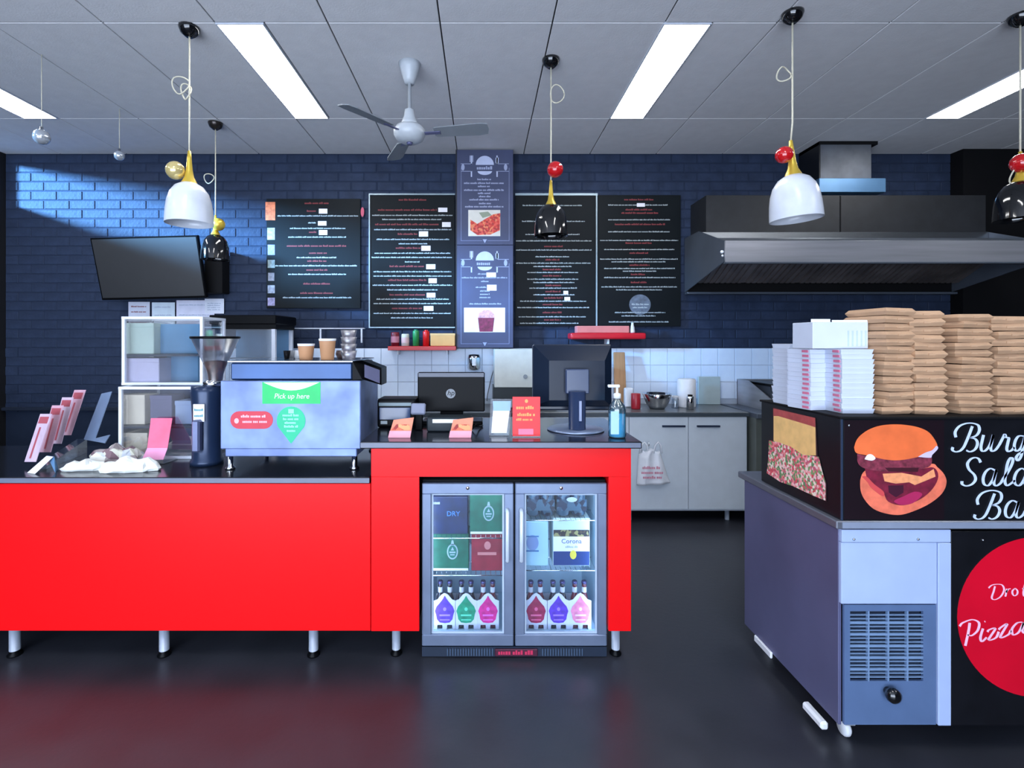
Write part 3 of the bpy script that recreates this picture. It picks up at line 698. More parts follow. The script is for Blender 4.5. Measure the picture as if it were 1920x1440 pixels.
# open white carton on top
fd = 1.97; x0, x1 = px2x(1524, fd), px2x(1628, fd); z0 = px2z(655, 1.92) + .002; z1 = px2z(598, fd)
t = thing('open_white_carton', 'open white carton with slots lying on top of the white trays', 'carton', ((x0 + x1) / 2, fd + .06, z0))
MB().box(x0, x1, fd, fd + .13, z0, z1 - .012, bev=.002).part('carton', Mwb, t)
MB().box(x0 + .0, x0 + .075, fd + .01, fd + .012, z1 - .02, z1, bev=.0005).box(x0 + .078, x1, fd + .004, fd + .006, z1 - .02, z1 - .004).part('flap', M_paper, t)
s = MB()
for k in range(5): s.box(x0 + .135 + k * .017, x0 + .141 + k * .017, fd - .0008, fd + .001, z0 + .01, z0 + .07)
s.part('slots', mat('pale blue slots', (178, 196, 216), .6), t)

# ------------------------------------------------------------------ menu boards and banners
WD = 4.72
def bX(px): return px2x(px, WD)
def bZ(py): return px2z(py, WD)
def board(px0, px1, py0, py1, label, ox, oy, sc, white, red, boxes, gold=(), frame=True, rh=2.6):
    t = thing('menu_board', label, 'menu board', (bX((px0 + px1) / 2), WD, bZ(py1)), 'menu boards on the brick wall')
    MB().box(bX(px0), bX(px1), WD - .006, WD + .01, bZ(py1), bZ(py0), bev=.002).part('panel', M_board, t)
    def rows_(lst, m, nm, h):
        mb = MB()
        for (y, a, b) in lst: wordrow(mb, bX(ox + a / sc), bX(ox + b / sc), bZ(oy + y / sc), h * WD / FPX, WD - .0062)
        mb.part(nm, m, t, stuff=True)
    rows_(white, M_txtw, 'menu_text', rh); rows_(red, M_txtr, 'menu_headings', rh * 1.35)
    for (a, b, c, d) in boxes: MB().box(bX(ox + a / sc), bX(ox + b / sc), WD - .0075, WD - .006, bZ(oy + d / sc), bZ(oy + c / sc)).part('price_tag', M_txtb, t)
    return t
t = board(500, 676, 373, 578, 'dark menu board with small photos down its left edge, left of boards', 490, 360, 6,
      [(272, 185, 1090), (412, 325, 950), (510, 305, 955), (740, 400, 860), (832, 160, 1090), (928, 305, 960), (1190, 245, 1020), (350, 530, 620)],
      [(130, 490, 770), (218, 515, 635), (610, 290, 970), (780, 520, 740), (880, 510, 760), (1035, 475, 785), (1140, 440, 820), (690, 540, 740), (455, 540, 630)],
      [(650, 745, 190, 245), (640, 735, 330, 380), (650, 745, 430, 485)])
for i, (a, b, c, d, col_) in enumerate(((50, 160, 115, 320, (226, 120, 76)), (70, 155, 405, 540, (160, 176, 182)), (75, 155, 595, 710, (128, 128, 168)), (75, 155, 765, 855, (128, 142, 142)), (80, 150, 910, 1000, (120, 112, 116)), (75, 155, 1050, 1140, (142, 144, 156)), (75, 155, 1190, 1280, (150, 146, 186)))):
    MB().box(bX(490 + a / 6), bX(490 + b / 6), WD - .008, WD - .0055, bZ(360 + d / 6), bZ(360 + c / 6)).part('photo', mat('photo print %d' % i, col_, .5, var=.35, scale=40), t)
disc(MB(), bX(680), WD - .008, bZ(398), .016, .045).part('sticker', mat('faded pink sticker', (190, 70, 100), .5), t)
MS = mat('pale aluminium edge', (150, 168, 176), .4, .3)
t = board(694, 853, 367, 612, 'tall dark menu board with pale frame, left of the slate banners', 690, 360, 5.54,
      [(245, 45, 880), (288, 150, 770), (393, 65, 870), (495, 90, 850), (540, 320, 620), (638, 70, 860), (682, 40, 880), (728, 385, 540), (830, 60, 870), (875, 60, 870), (970, 50, 880), (1018, 200, 730), (1115, 90, 840), (1160, 60, 860), (1262, 60, 860), (1308, 240, 680)],
      [(85, 320, 610), (190, 105, 720), (340, 75, 750), (440, 310, 520), (585, 290, 550), (775, 225, 590), (918, 210, 610), (1070, 225, 600), (1210, 250, 570)],
      [(730, 825, 165, 210), (770, 860, 315, 365), (530, 625, 410, 465), (555, 650, 560, 612), (605, 700, 752, 802), (630, 715, 898, 948), (610, 700, 1048, 1098), (580, 680, 1185, 1235)])
MB().box(bX(692), bX(853), WD - .012, WD + .005, bZ(366), bZ(363.5)).box(bX(692), bX(694), WD - .012, WD + .005, bZ(613), bZ(366)).box(bX(692), bX(853), WD - .012, WD + .005, bZ(615), bZ(613)).part('frame', MS, t)
t = board(966, 1117, 367, 611, 'dark menu board behind the black pendant lamp', 960, 360, 4,
      [(103, 80, 525), (222, 75, 545), (320, 100, 510), (368, 30, 595), (437, 30, 595), (487, 175, 430), (535, 30, 590), (560, 160, 450), (605, 115, 500), (655, 115, 500), (680, 160, 470), (722, 130, 490), (772, 160, 470), (820, 60, 555), (868, 40, 580), (937, 50, 560), (985, 60, 500)],
      [(410, 240, 380), (510, 250, 360), (583, 230, 370), (630, 230, 370), (702, 250, 370), (748, 250, 370), (796, 240, 380), (845, 230, 380), (905, 230, 380), (960, 240, 370)],
      [(385, 420, 742, 768), (392, 435, 788, 815)], rh=2.4)
MB().box(bX(966), bX(1120), WD - .012, WD + .005, bZ(367), bZ(363)).box(bX(1117), bX(1119.5), WD - .012, WD + .005, bZ(611), bZ(367)).part('frame', MS, t)
t = board(1121, 1276, 366, 612, 'dark menu board with round grey badge, nearest the extractor hood', 960, 360, 4,
      [(100, 720, 1170), (210, 720, 1190), (300, 720, 1180), (365, 660, 1245), (433, 690, 1220), (505, 660, 1245), (525, 745, 1155), (575, 690, 1225), (595, 830, 1080), (643, 690, 1225), (713, 670, 1240), (735, 780, 1130), (905, 770, 1150), (930, 820, 1080), (975, 725, 1180)],
      [(60, 840, 1070), (135, 850, 1050), (160, 820, 1100), (245, 770, 1150), (385, 850, 1050), (460, 880, 1020), (550, 880, 1030), (620, 890, 1000), (680, 890, 1010)],
      [(935, 995, 85, 112)], rh=2.4)
e = disc(MB(), bX(960 + 958 / 4), WD - .0062, bZ(360 + 845 / 4), .1, .095, .001, 28).part('badge', mat('grey badge', (92, 102, 118), .5, var=.3, scale=30), t)
mb = MB(); wordrow(mb, bX(1184), bX(1216), bZ(571), .016, WD - .0075); wordrow(mb, bX(1186), bX(1214), bZ(577), .014, WD - .0075); mb.part('badge_text', M_txtw, e)

PD = 4.62
def nX(px): return px2x(px, PD)
def nZ(py): return px2z(py, PD)
def banner(py0, py1, label):
    t = thing('menu_banner', label, 'banner', (nX(908), PD, nZ(py1)), 'slate banners on the pillar')
    MB().box(nX(857), nX(962), PD - .004, PD + .012, nZ(py1), nZ(py0), bev=.001).part('panel', M_banner, t)
    # border lines
    b = MB(); y = PD - .0042
    b.box(nX(864), nX(865.2), y - .001, y, nZ(py1 - 8), nZ(py0 + 34)).box(nX(954), nX(955.2), y - .001, y, nZ(py1 - 8), nZ(py0 + 34)).box(nX(864), nX(904), y - .001, y, nZ(py1 - 7), nZ(py1 - 8)).box(nX(914), nX(955), y - .001, y, nZ(py1 - 7), nZ(py1 - 8))
    b.part('border', mat('dull lilac line', (112, 122, 156), .6), t)
    # plate emblem with knife and fork
    cy = py0 + 31; e = MB(); xc = nX(909)
    R_ = 17 * PD / FPX
    up = [(xc + R_ * math.cos(a), y, nZ(cy) + .012 + R_ * math.sin(a)) for a in [PI * k / 14 for k in range(15)]]
    e.prism(up, (0, -.001, 0))
    lo = [(xc + R_ * .8 * math.cos(a), y, nZ(cy) - .045 + R_ * .42 * math.sin(a)) for a in [-PI * k / 12 for k in range(13)]]
    e.prism(lo, (0, -.001, 0))
    for px in (884, 932):
        e.box(nX(px) - .006, nX(px) + .006, y - .001, y, nZ(cy + 20), nZ(cy + 9)); e.box(nX(px) - .006, nX(px) + .006, y - .001, y, nZ(cy - 4), nZ(cy - 20))
        if px == 932: e.box(nX(px) - .014, nX(px) + .014, y - .001, y, nZ(cy - 6), nZ(cy - 16))
        else:
            for k in (-1, 1): e.box(nX(px) + k * .012 - .003, nX(px) + k * .012 + .003, y - .001, y, nZ(cy - 8), nZ(cy - 20))
    em = e.part('emblem', mat('pale emblem lilac', (188, 196, 224), .6), t)
    d = MB(); wordrow(d, nX(894), nX(925), nZ(cy + 4), .03, y)
    for px in (868, 948):
        disc(d, nX(px), y, nZ(cy + 2), .016, .03, .001, 10)
    for k in (-1, 1): d.box(nX(864), nX(886), y - .001, y, nZ(cy + 3 + k * 7), nZ(cy + 2 + k * 7)); d.box(nX(930), nX(954), y - .001, y, nZ(cy + 3 + k * 7), nZ(cy + 2 + k * 7))
    d.part('emblem_ribbon', M_ban_t, em)
    f = MB(); f.prism([(nX(905), y, nZ(py1 - 10)), (nX(913), y, nZ(py1 - 10)), (nX(909), y, nZ(py1 - 3))], (0, -.001, 0)); f.part('ornament', M_ban_t, t)
    return t, y
t, y = banner(281, 459, 'slate banner with plate emblem and red noodle photo, upper on pillar')
mb = MB()
for (yy, a, b_) in ((337, 895, 921), (344, 870, 945), (350, 896, 920), (357, 870, 945), (363, 896, 920), (369, 898, 920), (375, 880, 936), (382, 898, 921), (388, 872, 944)): wordrow(mb, nX(a), nX(b_), nZ(yy), .016, y)
mb.part('menu_text', M_ban_t, t, stuff=True)
ph = MB().box(nX(878), nX(938), y - .001, y, nZ(443), nZ(394)).part('photo', mat('cream photo', (214, 212, 204), .5), t)
MB().prism([(nX(a), y - .0012, nZ(b_)) for a, b_ in ((882, 412), (895, 420), (908, 412), (925, 402), (938, 400), (937, 432), (920, 440), (895, 441), (882, 432))], (0, -.001, 0)).part('noodle_print', speckle('noodle print', [(206, 60, 50), (226, 130, 90), (170, 50, 50), (222, 90, 76)], 60), ph)
MB().prism([(nX(a), y - .0012, nZ(b_)) for a, b_ in ((898, 399), (915, 397), (922, 404), (905, 409))], (0, -.001, 0)).part('herb_print', mat('green grey herb', (140, 150, 130), .5), ph)
t, y = banner(460, 652, 'slate banner with plate emblem and red drink photo, lower on pillar')
mb = MB()
for (yy, a, b_) in ((521, 866, 952), (514, 896, 912), (528, 902, 916), (539, 892, 912), (546, 900, 918), (552, 900, 918), (558, 899, 920), (570, 880, 940)): wordrow(mb, nX(a), nX(b_), nZ(yy), .014, y)
mb.part('menu_text', M_ban_t, t, stuff=True)
MB().box(nX(912), nX(930), y - .0012, y, nZ(521), nZ(511)).box(nX(913), nX(931), y - .0012, y, nZ(545), nZ(534)).part('price_tag', M_txtb, t)
ph = MB().box(nX(870), nX(947), y - .001, y, nZ(623), nZ(577)).part('photo', M_txtb, t)
MB().prism([(nX(a), y - .0012, nZ(b_)) for a, b_ in ((896, 596), (927, 596), (924, 622), (899, 622))], (0, -.001, 0)).part('drink_print', mat('berry drink print', (120, 28, 66), .5, var=.4, scale=40), ph)
MB().prism([(nX(a), y - .0012, nZ(b_)) for a, b_ in ((896, 596), (898, 587), (908, 581), (920, 582), (927, 590), (927, 596))], (0, -.001, 0)).part('cream_print', mat('pink cream print', (206, 150, 160), .5, var=.3, scale=60), ph)

# ------------------------------------------------------------------ extractor hood and flue
hx0, hx1 = 1.885, 4.37
hd = thing('extractor_hood', 'wide stainless extractor hood with black upper cowl on the back wall', 'extractor hood', (3.1, 4.35, 1.94))
F0 = 3.935
def side(X, th, m, nm):
    MB().prism([(X, 4.73, 1.955), (X, 4.73, 2.46), (X, 4.42, 2.46), (X, F0 + .02, 2.285), (X, F0 + .02, 2.125)], (th, 0, 0)).part(nm, m, hd)
side(hx0, .008, M_hoodside, 'side_panel'); side(hx1 - .008, .008, M_hoodside, 'side_panel')
MB().box(hx0, hx1, F0 - .0, F0 + .02, 2.115, 2.283, bev=.002).part('front_panel', M_steelh, hd)
MB().box(hx0, hx1, F0 - .006, F0 + .03, 2.105, 2.117, bev=.001).part('drip_lip', M_hoodside, hd)
MB().prism([(hx0 + .008, F0 + .02, 2.283), (hx0 + .008, 4.40, 2.40), (hx0 + .008, 4.40, 2.395), (hx0 + .008, F0 + .02, 2.275)], (hx1 - hx0 - .016, 0, 0)).part('sloping_top', M_hoodside, hd)
MB().box(hx0 + .01, hx1 - .01, 4.368, 4.385, 2.385, 2.442, bev=.002).part('top_rail', M_steel, hd)
MB().box(hx0 + .01, hx1 - .01, 4.71, 4.73, 1.94, 2.45).part('back_panel', M_matblack, hd)
MB().box(hx0, hx1, 4.66, 4.73, 1.935, 1.955, bev=.002).part('grease_gutter', M_hoodside, hd)
nfl = 5; fw_ = (hx1 - hx0 - .04) / nfl
for k in range(nfl):
    a = hx0 + .02 + k * fw_
    f = MB()
    n = 9
    for j in range(n):
        u = j / (n - 1)
        f.box(a + .01 + j * (fw_ - .03) / n, a + .01 + (j + .6) * (fw_ - .03) / n, 0, .012, 0, .34)
    f.box(a + .002, a + fw_ - .002, .012, .018, -.01, .35)
    M_ = Matrix.Translation((0, 4.62, 2.03)) @ Matrix.Rotation(math.radians(62), 4, 'X')
    for v_ in f.b.verts: v_.co = M_ @ v_.co
    f.part('filter', mat('grease filter steel', (120, 112, 110), .4, .6, var=.3, scale=5), hd)
MB().box(px2x(1327, 4.37), hx1, 4.40, 4.73, 2.442, px2z(366, 4.40), bev=.002).part('cowl', mat('black cowl', (34, 36, 40), .5, var=.2), hd)
MB().box(px2x(1576, 4.39), px2x(1578, 4.39), 4.396, 4.401, 2.44, px2z(367, 4.40)).part('cowl_seam', M_matblack, hd)
MB().sphere((hx0 - .012, F0 + .03, 2.2), .014, seg=10).sphere((hx0 - .008, F0 + .03, 2.17), .01, seg=8).part('cable_gland', M_whitep, hd)
FLD = 4.446
fl = thing('hood_flue', 'square steel flue with blue tinted flange rising from hood to ceiling', 'flue', (px2x(1585, FLD), 4.6, px2z(362, FLD)))
MB().box(px2x(1536, FLD), px2x(1634, FLD), FLD, 4.73, px2z(336, FLD), H - .001, bev=.002).part('duct', mat('black duct', (20, 21, 25), .4), fl)  # duct coloured near black, with a paler steel plate on its front
MB().box(px2x(1538, FLD), px2x(1633, FLD), FLD - .003, FLD, px2z(336, FLD), px2z(270, FLD)).part('front_plate', mat('dull flue steel', (92, 97, 106), .45, .4, var=.3, scale=5), fl)
MB().box(px2x(1532, FLD), px2x(1656, FLD), FLD - .03, 4.7, px2z(362, FLD), px2z(336, FLD), bev=.003).part('flange', mat('blue steel flange', (92, 132, 170), .35, .5, var=.2, scale=3), fl)
MB().box(px2x(1536, FLD), px2x(1645, FLD), FLD - .006, 4.73, H - .03, H - .0005).part('ceiling_collar', M_matblack, fl)

# ------------------------------------------------------------------ pendants
def pendant(px, d, scale, black, ballcol, ballpx, ballpy, label, knots, tilt=0, zb=2.155, ceil_cup=None, br=.05):
    X = px2x(px, d); t = thing('pendant_lamp', label, 'pendant lamp', (X, d, zb), 'pendant lamps over the counter')
    s = scale; M_ = Matrix.Translation((X + .02, d, zb)) @ Matrix.Rotation(tilt, 4, 'Y') if tilt else Matrix.Translation((X, d, zb))
    r, h = .122 * s, .235 * s
    prof = [(r, 0), (r * .99, h * .15), (r * .965, h * .35), (r * .91, h * .55), (r * .8, h * .73), (r * .6, h * .88), (r * .35, h * .96), (r * .15, h * .985)]
    MB().lathe((0, 0, 0), prof + [(r * .15, h * .96), (r * .34, h * .935), (r * .58, h * .855), (r * .77, h * .71), (r * .88, h * .54), (r * .935, h * .35), (r * .96, h * .15), (r * .97, .002), (r, 0)], 36, M=M_).part('shade', M_gloss if black else M_white, t)
    MB().lathe((0, 0, h * .9), [(r * .38, .0), (r * .3, .025 * s), (r * .2, .05 * s), (r * .14, .09 * s), (r * .1, .15 * s), (r * .07, .195 * s), (0, .2 * s)], 20, M=M_).part('neck', M_gold, t)
    MB().sphere((0, 0, h * .5), .032 * s, seg=14, M=M_).part('bulb', mat('frosted bulb', (240, 238, 230), .4), t)
    bz = px2z(ballpy, d); bx = px2x(ballpx, d)
    MB().sphere((bx, d - .02, bz), br, seg=20).part('ball', ballcol, t)
    top = (M_ @ Vector((0, 0, h * .9 + .195 * s)))
    pts = [top, Vector((X, d, top.z + .1))]
    MB().tube([tuple(p) for p in pts] + [(X, d, H - .02)], .0045, 8).part('cord', M_cord, t)
    if knots:
        mb = MB()
        for (kx, ky, kr, asp) in knots:
            cx_, cz_ = px2x(kx, d), px2z(ky, d); rr_ = kr * d / FPX
            mb.tube([(cx_ + rr_ * math.cos(a), d + .012 * math.sin(a * 2), cz_ + rr_ * asp * math.sin(a)) for a in [2 * PI * k / 22 for k in range(23)]], .004, 6)
        mb.part('cord_loop', M_cord, t)
    MB().lathe((X, d, H - .055), [(0, 0), (.02, .0), (.045, .02), (.055, .045), (.055, .054), (0, .054)], 24).part('ceiling_rose', M_gloss if ceil_cup is None else ceil_cup, t)
    return t
Mbl = mat('clear gold ball', (226, 205, 140), .12, .5)
pendant(355, 2.83, 1.0, False, Mbl, 333, 322, 'white pendant lamp with pale gold ball, left of the ceiling fan', [(339, 160, 16, 1), (349, 172, 9, 1.6)])
pendant(404, 4.07, .88, True, M_gold, 412, 422, 'small black pendant lamp with gold ball beside the television', [(392, 335, 9, 1)], ceil_cup=mat('dark bronze rose', (60, 54, 52), .25, .6))
pendant(1033, 3.15, .85, True, M_redball, 1040, 320, 'black pendant lamp with red ball in front of the menu boards', [(1045, 176, 13, 1.3)])
pendant(1486, 2.707, 1.04, False, M_redball, 1466, 293, 'white pendant lamp with red ball beside the steel flue', [(1470, 139, 13, 1)], tilt=math.radians(-4), zb=2.15, br=.044)
pendant(1913, 2.73, .9, True, M_redball, 1908, 308, 'black pendant lamp with red ball cut by the right frame edge', [(1905, 330, 10, 1.6)])
for (px, py, d, r_, lab) in ((78, 257, 3.1, .045, 'larger clear glass ball hanging on a cord at far left'), (224, 292, 3.83, .036, 'smaller clear glass ball hanging on a cord left of the white pendant')):
    X = px2x(px, d); Z = px2z(py, d)
    t = thing('hanging_glass_ball', lab, 'ornament', (X, d, Z - r_), 'small glass balls hanging from the ceiling')
    MB().sphere((X, d, Z), r_, seg=20).part('ball', mat('silvered glass', (190, 196, 204), .15, .55), t)
    MB().cyl((X, d, Z + r_ - .004), .009, .02, 10).part('cap', M_chrome, t)
    MB().tube([(X, d, Z + r_ + .01), (X, d, H)], .0022, 6).part('cord', M_cord, t)

# ------------------------------------------------------------------ ceiling fan
FX, FY, FZ = px2x(768, 3.2), 3.2, 2.81
t = thing('ceiling_fan', 'white three blade ceiling fan hanging on a short rod', 'ceiling fan', (FX, FY, FZ - .06))
Mfan = mat('fan white', (184, 190, 196), .35)
Mblade = mat('fan blade grey', (128, 134, 140), .5)
MB().lathe((FX, FY, H - .13), [(0, 0), (.03, 0), (.04, .03), (.06, .09), (.07, .129), (0, .129)], 24).part('canopy', Mfan, t)
MB().cyl((FX, FY, FZ + .13), .011, H - .12 - FZ - .13, 12).part('rod', Mfan, t)
MB().lathe((FX, FY, FZ + .05), [(0, 0), (.055, .0), (.05, .025), (.036, .06), (.03, .1), (.012, .11), (0, .11)], 24).part('upper_cup', Mfan, t)
MB().lathe((FX, FY, FZ - .055), [(0, 0), (.05, .0), (.085, .02), (.1, .05), (.1, .075), (.085, .098), (.05, .108), (0, .108)], 28).part('motor', Mfan, t)
MB().lathe((FX, FY, FZ - .068), [(0, 0), (.016, .0), (.02, .014), (0, .014)], 16).part('bottom_cap', M_darksteel, t)
for ang in (-8, 111.5, 231):
    a = math.radians(ang); M_ = Matrix.Translation((FX, FY, FZ)) @ Matrix.Rotation(a, 4, 'Z')
    pl = Matrix.Rotation(math.radians(-13), 4, 'X')
    MB().prism([(.16, -.035, 0), (.17, -.045, 0), (.45, -.06, 0), (.5, -.05, 0), (.505, 0, 0), (.495, .045, 0), (.44, .055, 0), (.17, .045, 0), (.16, .035, 0)], (0, 0, .006), M=M_ @ pl).part('blade', Mblade, t)
    MB().box(.08, .2, -.014, .014, -.006, .0, bev=.002, M=M_ @ pl).part('blade_bracket', M_darksteel, t)

# ------------------------------------------------------------------ television
c = Vector((px2x(279, 4.44), 4.44, px2z(503, 4.44)))
t = thing('television', 'wall mounted flat television tilted down above the white notices', 'television', c)
tw, th_ = .47, .272
M_ = Matrix.Translation(c) @ Matrix.Rotation(math.radians(-1.5), 4, 'Y') @ Matrix.Rotation(math.radians(13), 4, 'X') @ Matrix.Rotation(math.radians(-1), 4, 'Z')
MB().box(-tw, tw, .0, .035, -th_, th_, bev=.004, M=M_).box(-tw * .55, tw * .55, .03, .07, -th_ * .75, th_ * .5, bev=.01, M=M_).part('housing', M_black, t)
MB().box(-tw + .014, tw - .014, -.002, .001, -th_ + .02, th_ - .014, M=M_).part('screen', mat('television screen', (36, 38, 42), .38, spec=1.0, coat=.5), t)
MB().tube([tuple(c + Vector((0, .07, 0))), tuple(c + Vector((.25, .2, -.03))), tuple(c + Vector((.42, .22, -.03)))], .022, 8).part('wall_arm', M_black, t)
MB().box(c.x + .40, c.x + .56, 4.60, 4.733, c.z - .2, c.z + .2, bev=.004).part('wall_bracket', M_matblack, t)

# ------------------------------------------------------------------ flat slabs placed by their corners
def slab(corners, th=.002):
    c = [Vector(v) for v in corners]; n = (c[1] - c[0]).cross(c[3] - c[0]).normalized()
    if n.y < 0: n = -n
    return MB().prism(c, n * th)
# notices on the wall under the television
for i, (a, b_, y0, y1, lab, col_) in enumerate(((241, 281, 566, 618, 'small white notice with red scribble under the television', (205, 210, 228)), (285, 328, 567, 640, 'white notice in the middle under the television', (206, 222, 236)),
                                  (331, 402, 563, 650, 'large white notice under the television right corner', (214, 218, 240)), (384, 420, 560, 588, 'small white notice to the right of the television base', (220, 226, 242)))):
    t = thing('notice', lab, 'notice', (px2x((a + b_) / 2, 4.73), 4.73, px2z(y1, 4.73)), 'paper notices under the television')
    yy = 4.728 - i * .002
    MB().box(px2x(a, yy), px2x(b_, yy), yy - .0015, yy, px2z(y1, yy), px2z(y0, yy)).part('sheet', mat('notice paper %d' % i, col_, .8), t)
    mb = MB()
    for k in range(4): wordrow(mb, px2x(a + 5, yy), px2x(b_ - 6, yy), px2z(y0 + 9 + k * (y1 - y0 - 12) / 4, yy), .012, yy - .0015, .0006)
    mb.part('print', M_txtr if i == 0 else mat('faint blue print', (170, 184, 208), .8), t, stuff=True)
# glass display cases on the counter
Mfrm = mat('white display frame', (218, 226, 240), .4)
Mteal = mat('teal blue panel', (92, 146, 188), .35, var=.2, scale=3)
def case(x0, x1, y0, y1, z0, z1, label, shelfz, back):
    t = thing('glass_display_case', label, 'display case', ((x0 + x1) / 2, (y0 + y1) / 2, z0), 'glass display cases on the low counter')
    r_ = .008; f = MB()
    for X in (x0, x1 - 2 * r_):
        for Y in (y0, y1 - 2 * r_): f.box(X, X + 2 * r_, Y, Y + 2 * r_, z0, z1)
    for Z in (z0, z1 - .014):
        f.box(x0, x1, y0 - .001, y0 + 2 * r_, Z, Z + .014).box(x0, x1, y1 - 2 * r_, y1 + .001, Z, Z + .014).box(x0 - .001, x0 + 2 * r_, y0, y1, Z, Z + .014).box(x1 - 2 * r_, x1 + .001, y0, y1, Z, Z + .014)
    f.part('frame', Mfrm, t)
    MB().box(x0 + .016, x1 - .016, y0 + .006, y0 + .009, z0 + .014, z1 - .014).part('front_glass', M_glass, t)
    MB().box(x0 + .006, x0 + .009, y0 + .016, y1 - .016, z0 + .014, z1 - .014).box(x1 - .009, x1 - .006, y0 + .016, y1 - .016, z0 + .014, z1 - .014).part('side_glass', M_glass, t)
    MB().box(x0 + .01, x1 - .01, y1 - .012, y1 - .008, z0 + .014, z1 - .014).part('back_panel', back, t)
    MB().box(x0 + .01, x1 - .01, y0 + .02, y1 - .016, shelfz, shelfz + .01).part('shelf', mat('dark case shelf', (44, 56, 76), .4), t)
    MB().box(x0 + .01, x1 - .01, y0 + .01, y1 - .01, z0 + .001, z0 + .008).part('floor_panel', mat('pale case floor', (190, 210, 226), .4), t)
    return t
x0, x1 = px2x(222, 2.72), px2x(378, 2.72)
case(x0, x1, 2.72, 3.06, ZC + .001, 1.256, 'low glass display case with dark shelf and white frame', px2z(803, 2.74), mat('slate back', (120, 134, 176), .4, var=.2, scale=4))
def pastry_box(a, b_, y0, y1, d, zb, dp, m, lab, nm='bakery_box'):
    X0, X1 = px2x(a, d), px2x(b_, d)
    o = MB().box(X0, X1, d, d + dp, zb, px2z(y0, d), bev=.003)
    t = thing(nm, lab, 'box', ((X0 + X1) / 2, d + dp / 2, zb))
    o.part('carton', m, t); MB().box(X0 - .001, X1 + .001, d - .0012, d + dp + .001, px2z(y0, d) - .022, px2z(y0, d) + .001, bev=.001).part('lid', m, t); return t
zs = px2z(803, 2.74) + .011
pastry_box(236, 271, 741, 0, 2.79, zs, .12, mat('cream card', (240, 232, 214), .6), 'cream box at left on the shelf of the low display case')
pastry_box(281, 322, 742, 0, 2.8, zs, .12, mat('dusky card', (104, 104, 140), .6), 'dusky mauve box in the middle of the low display case')
pastry_box(328, 372, 752, 0, 2.8, zs, .12, mat('pale blue card', (160, 182, 220), .6), 'pale blue box at right in the low display case')
pastry_box(236, 276, 812, 0, 2.78, ZC + .011, .14, mat('cream card', (240, 232, 214), .6), 'cream box on the floor of the low display case')
ux0, ux1 = px2x(228, 2.80), px2x(380, 2.80)
case(ux0, ux1, 2.80, 3.05, 1.258, 1.637, 'tall glass display case on top of the low case', px2z(668, 2.83), M_glass)
zs = px2z(668, 2.83) + .011
pastry_box(234, 288, 606, 0, 2.86, zs, .1, mat('mint white card', (200, 222, 214), .6), 'mint white carton on the upper shelf of the tall display case')
pastry_box(233, 298, 672, 0, 2.84, 1.267, .14, mat('pink white card', (206, 204, 232), .6), 'pale pink and white carton low in the tall display case')
MB().box(px2x(312, 2.95), px2x(372, 2.95), 2.95, 3.0, 1.267, zs - .012, bev=.003).solo('teal_panel', Mteal, 'teal blue panel for the blue glass area inside the tall display case', 'dispenser')  # teal solid stands in for the blue reflections of the case glass
MB().box(px2x(298, 2.92), px2x(374, 2.92), 2.92, 2.94, zs + .001, 1.6, bev=.003).solo('upper_teal_panel', Mteal, 'teal blue folder for the blue glass area on the upper display shelf', 'infill panel')  # another teal solid, put in for the blue-teal look of the glass
# pie warmer behind
x0, x1 = px2x(399, 4.15), px2x(516, 4.15)
t = thing('pie_warmer', 'black topped glass pie warmer with white corner post behind the coffee grinder', 'food warmer', ((x0 + x1) / 2, 4.35, .919))
MB().box(x0 - .02, x1 + .015, 4.13, 4.58, 1.64, 1.715, bev=.006).box(x0 - .01, x1 + .005, 4.15, 4.56, 1.60, 1.64).part('top', M_black, t)
MB().box(x1 - .03, x1, 4.15, 4.18, 1.1, 1.60).box(x1 - .03, x1, 4.52, 4.55, 1.1, 1.60).box(x0, x0 + .015, 4.15, 4.18, 1.1, 1.60).part('corner_post', Mfrm, t)
MB().box(x0 + .015, x1 - .03, 4.16, 4.164, 1.1, 1.60).part('front_glass', M_acry, t)
MB().box(x0, x1 - .03, 4.54, 4.55, 1.1, 1.60).part('back_panel', Mteal, t)
MB().box(x0 + .01, x1 - .03, 4.17, 4.53, 1.35, 1.358).part('shelf', M_steel, t)
MB().box(x0, x1, 4.14, 4.56, .919, 1.1, bev=.004).part('base', M_whitep, t)
# steel hanging rail above the tiles
t = thing('hanging_rail', 'thin pale steel rail with three hangers above the white tiles', 'rail', (px2x(600, 4.66), 4.66, px2z(645, 4.66)))
zr = px2z(616, 4.66)
MB().tube([(px2x(516, 4.66), 4.66, zr), (px2x(682, 4.66), 4.66, zr)], .006, 8).part('bar', Mfrm, t)
for px in (521, 601, 678):
    X = px2x(px, 4.66); MB().box(X - .008, X + .008, 4.655, 4.665, px2z(643, 4.66), zr, bev=.002).part('hanger', Mfrm, t)
for px in (518, 681):
    X = px2x(px, 4.66); MB().tube([(X, 4.66, zr), (X, 4.737, zr)], .006, 8).part('wall_stud', Mfrm, t)

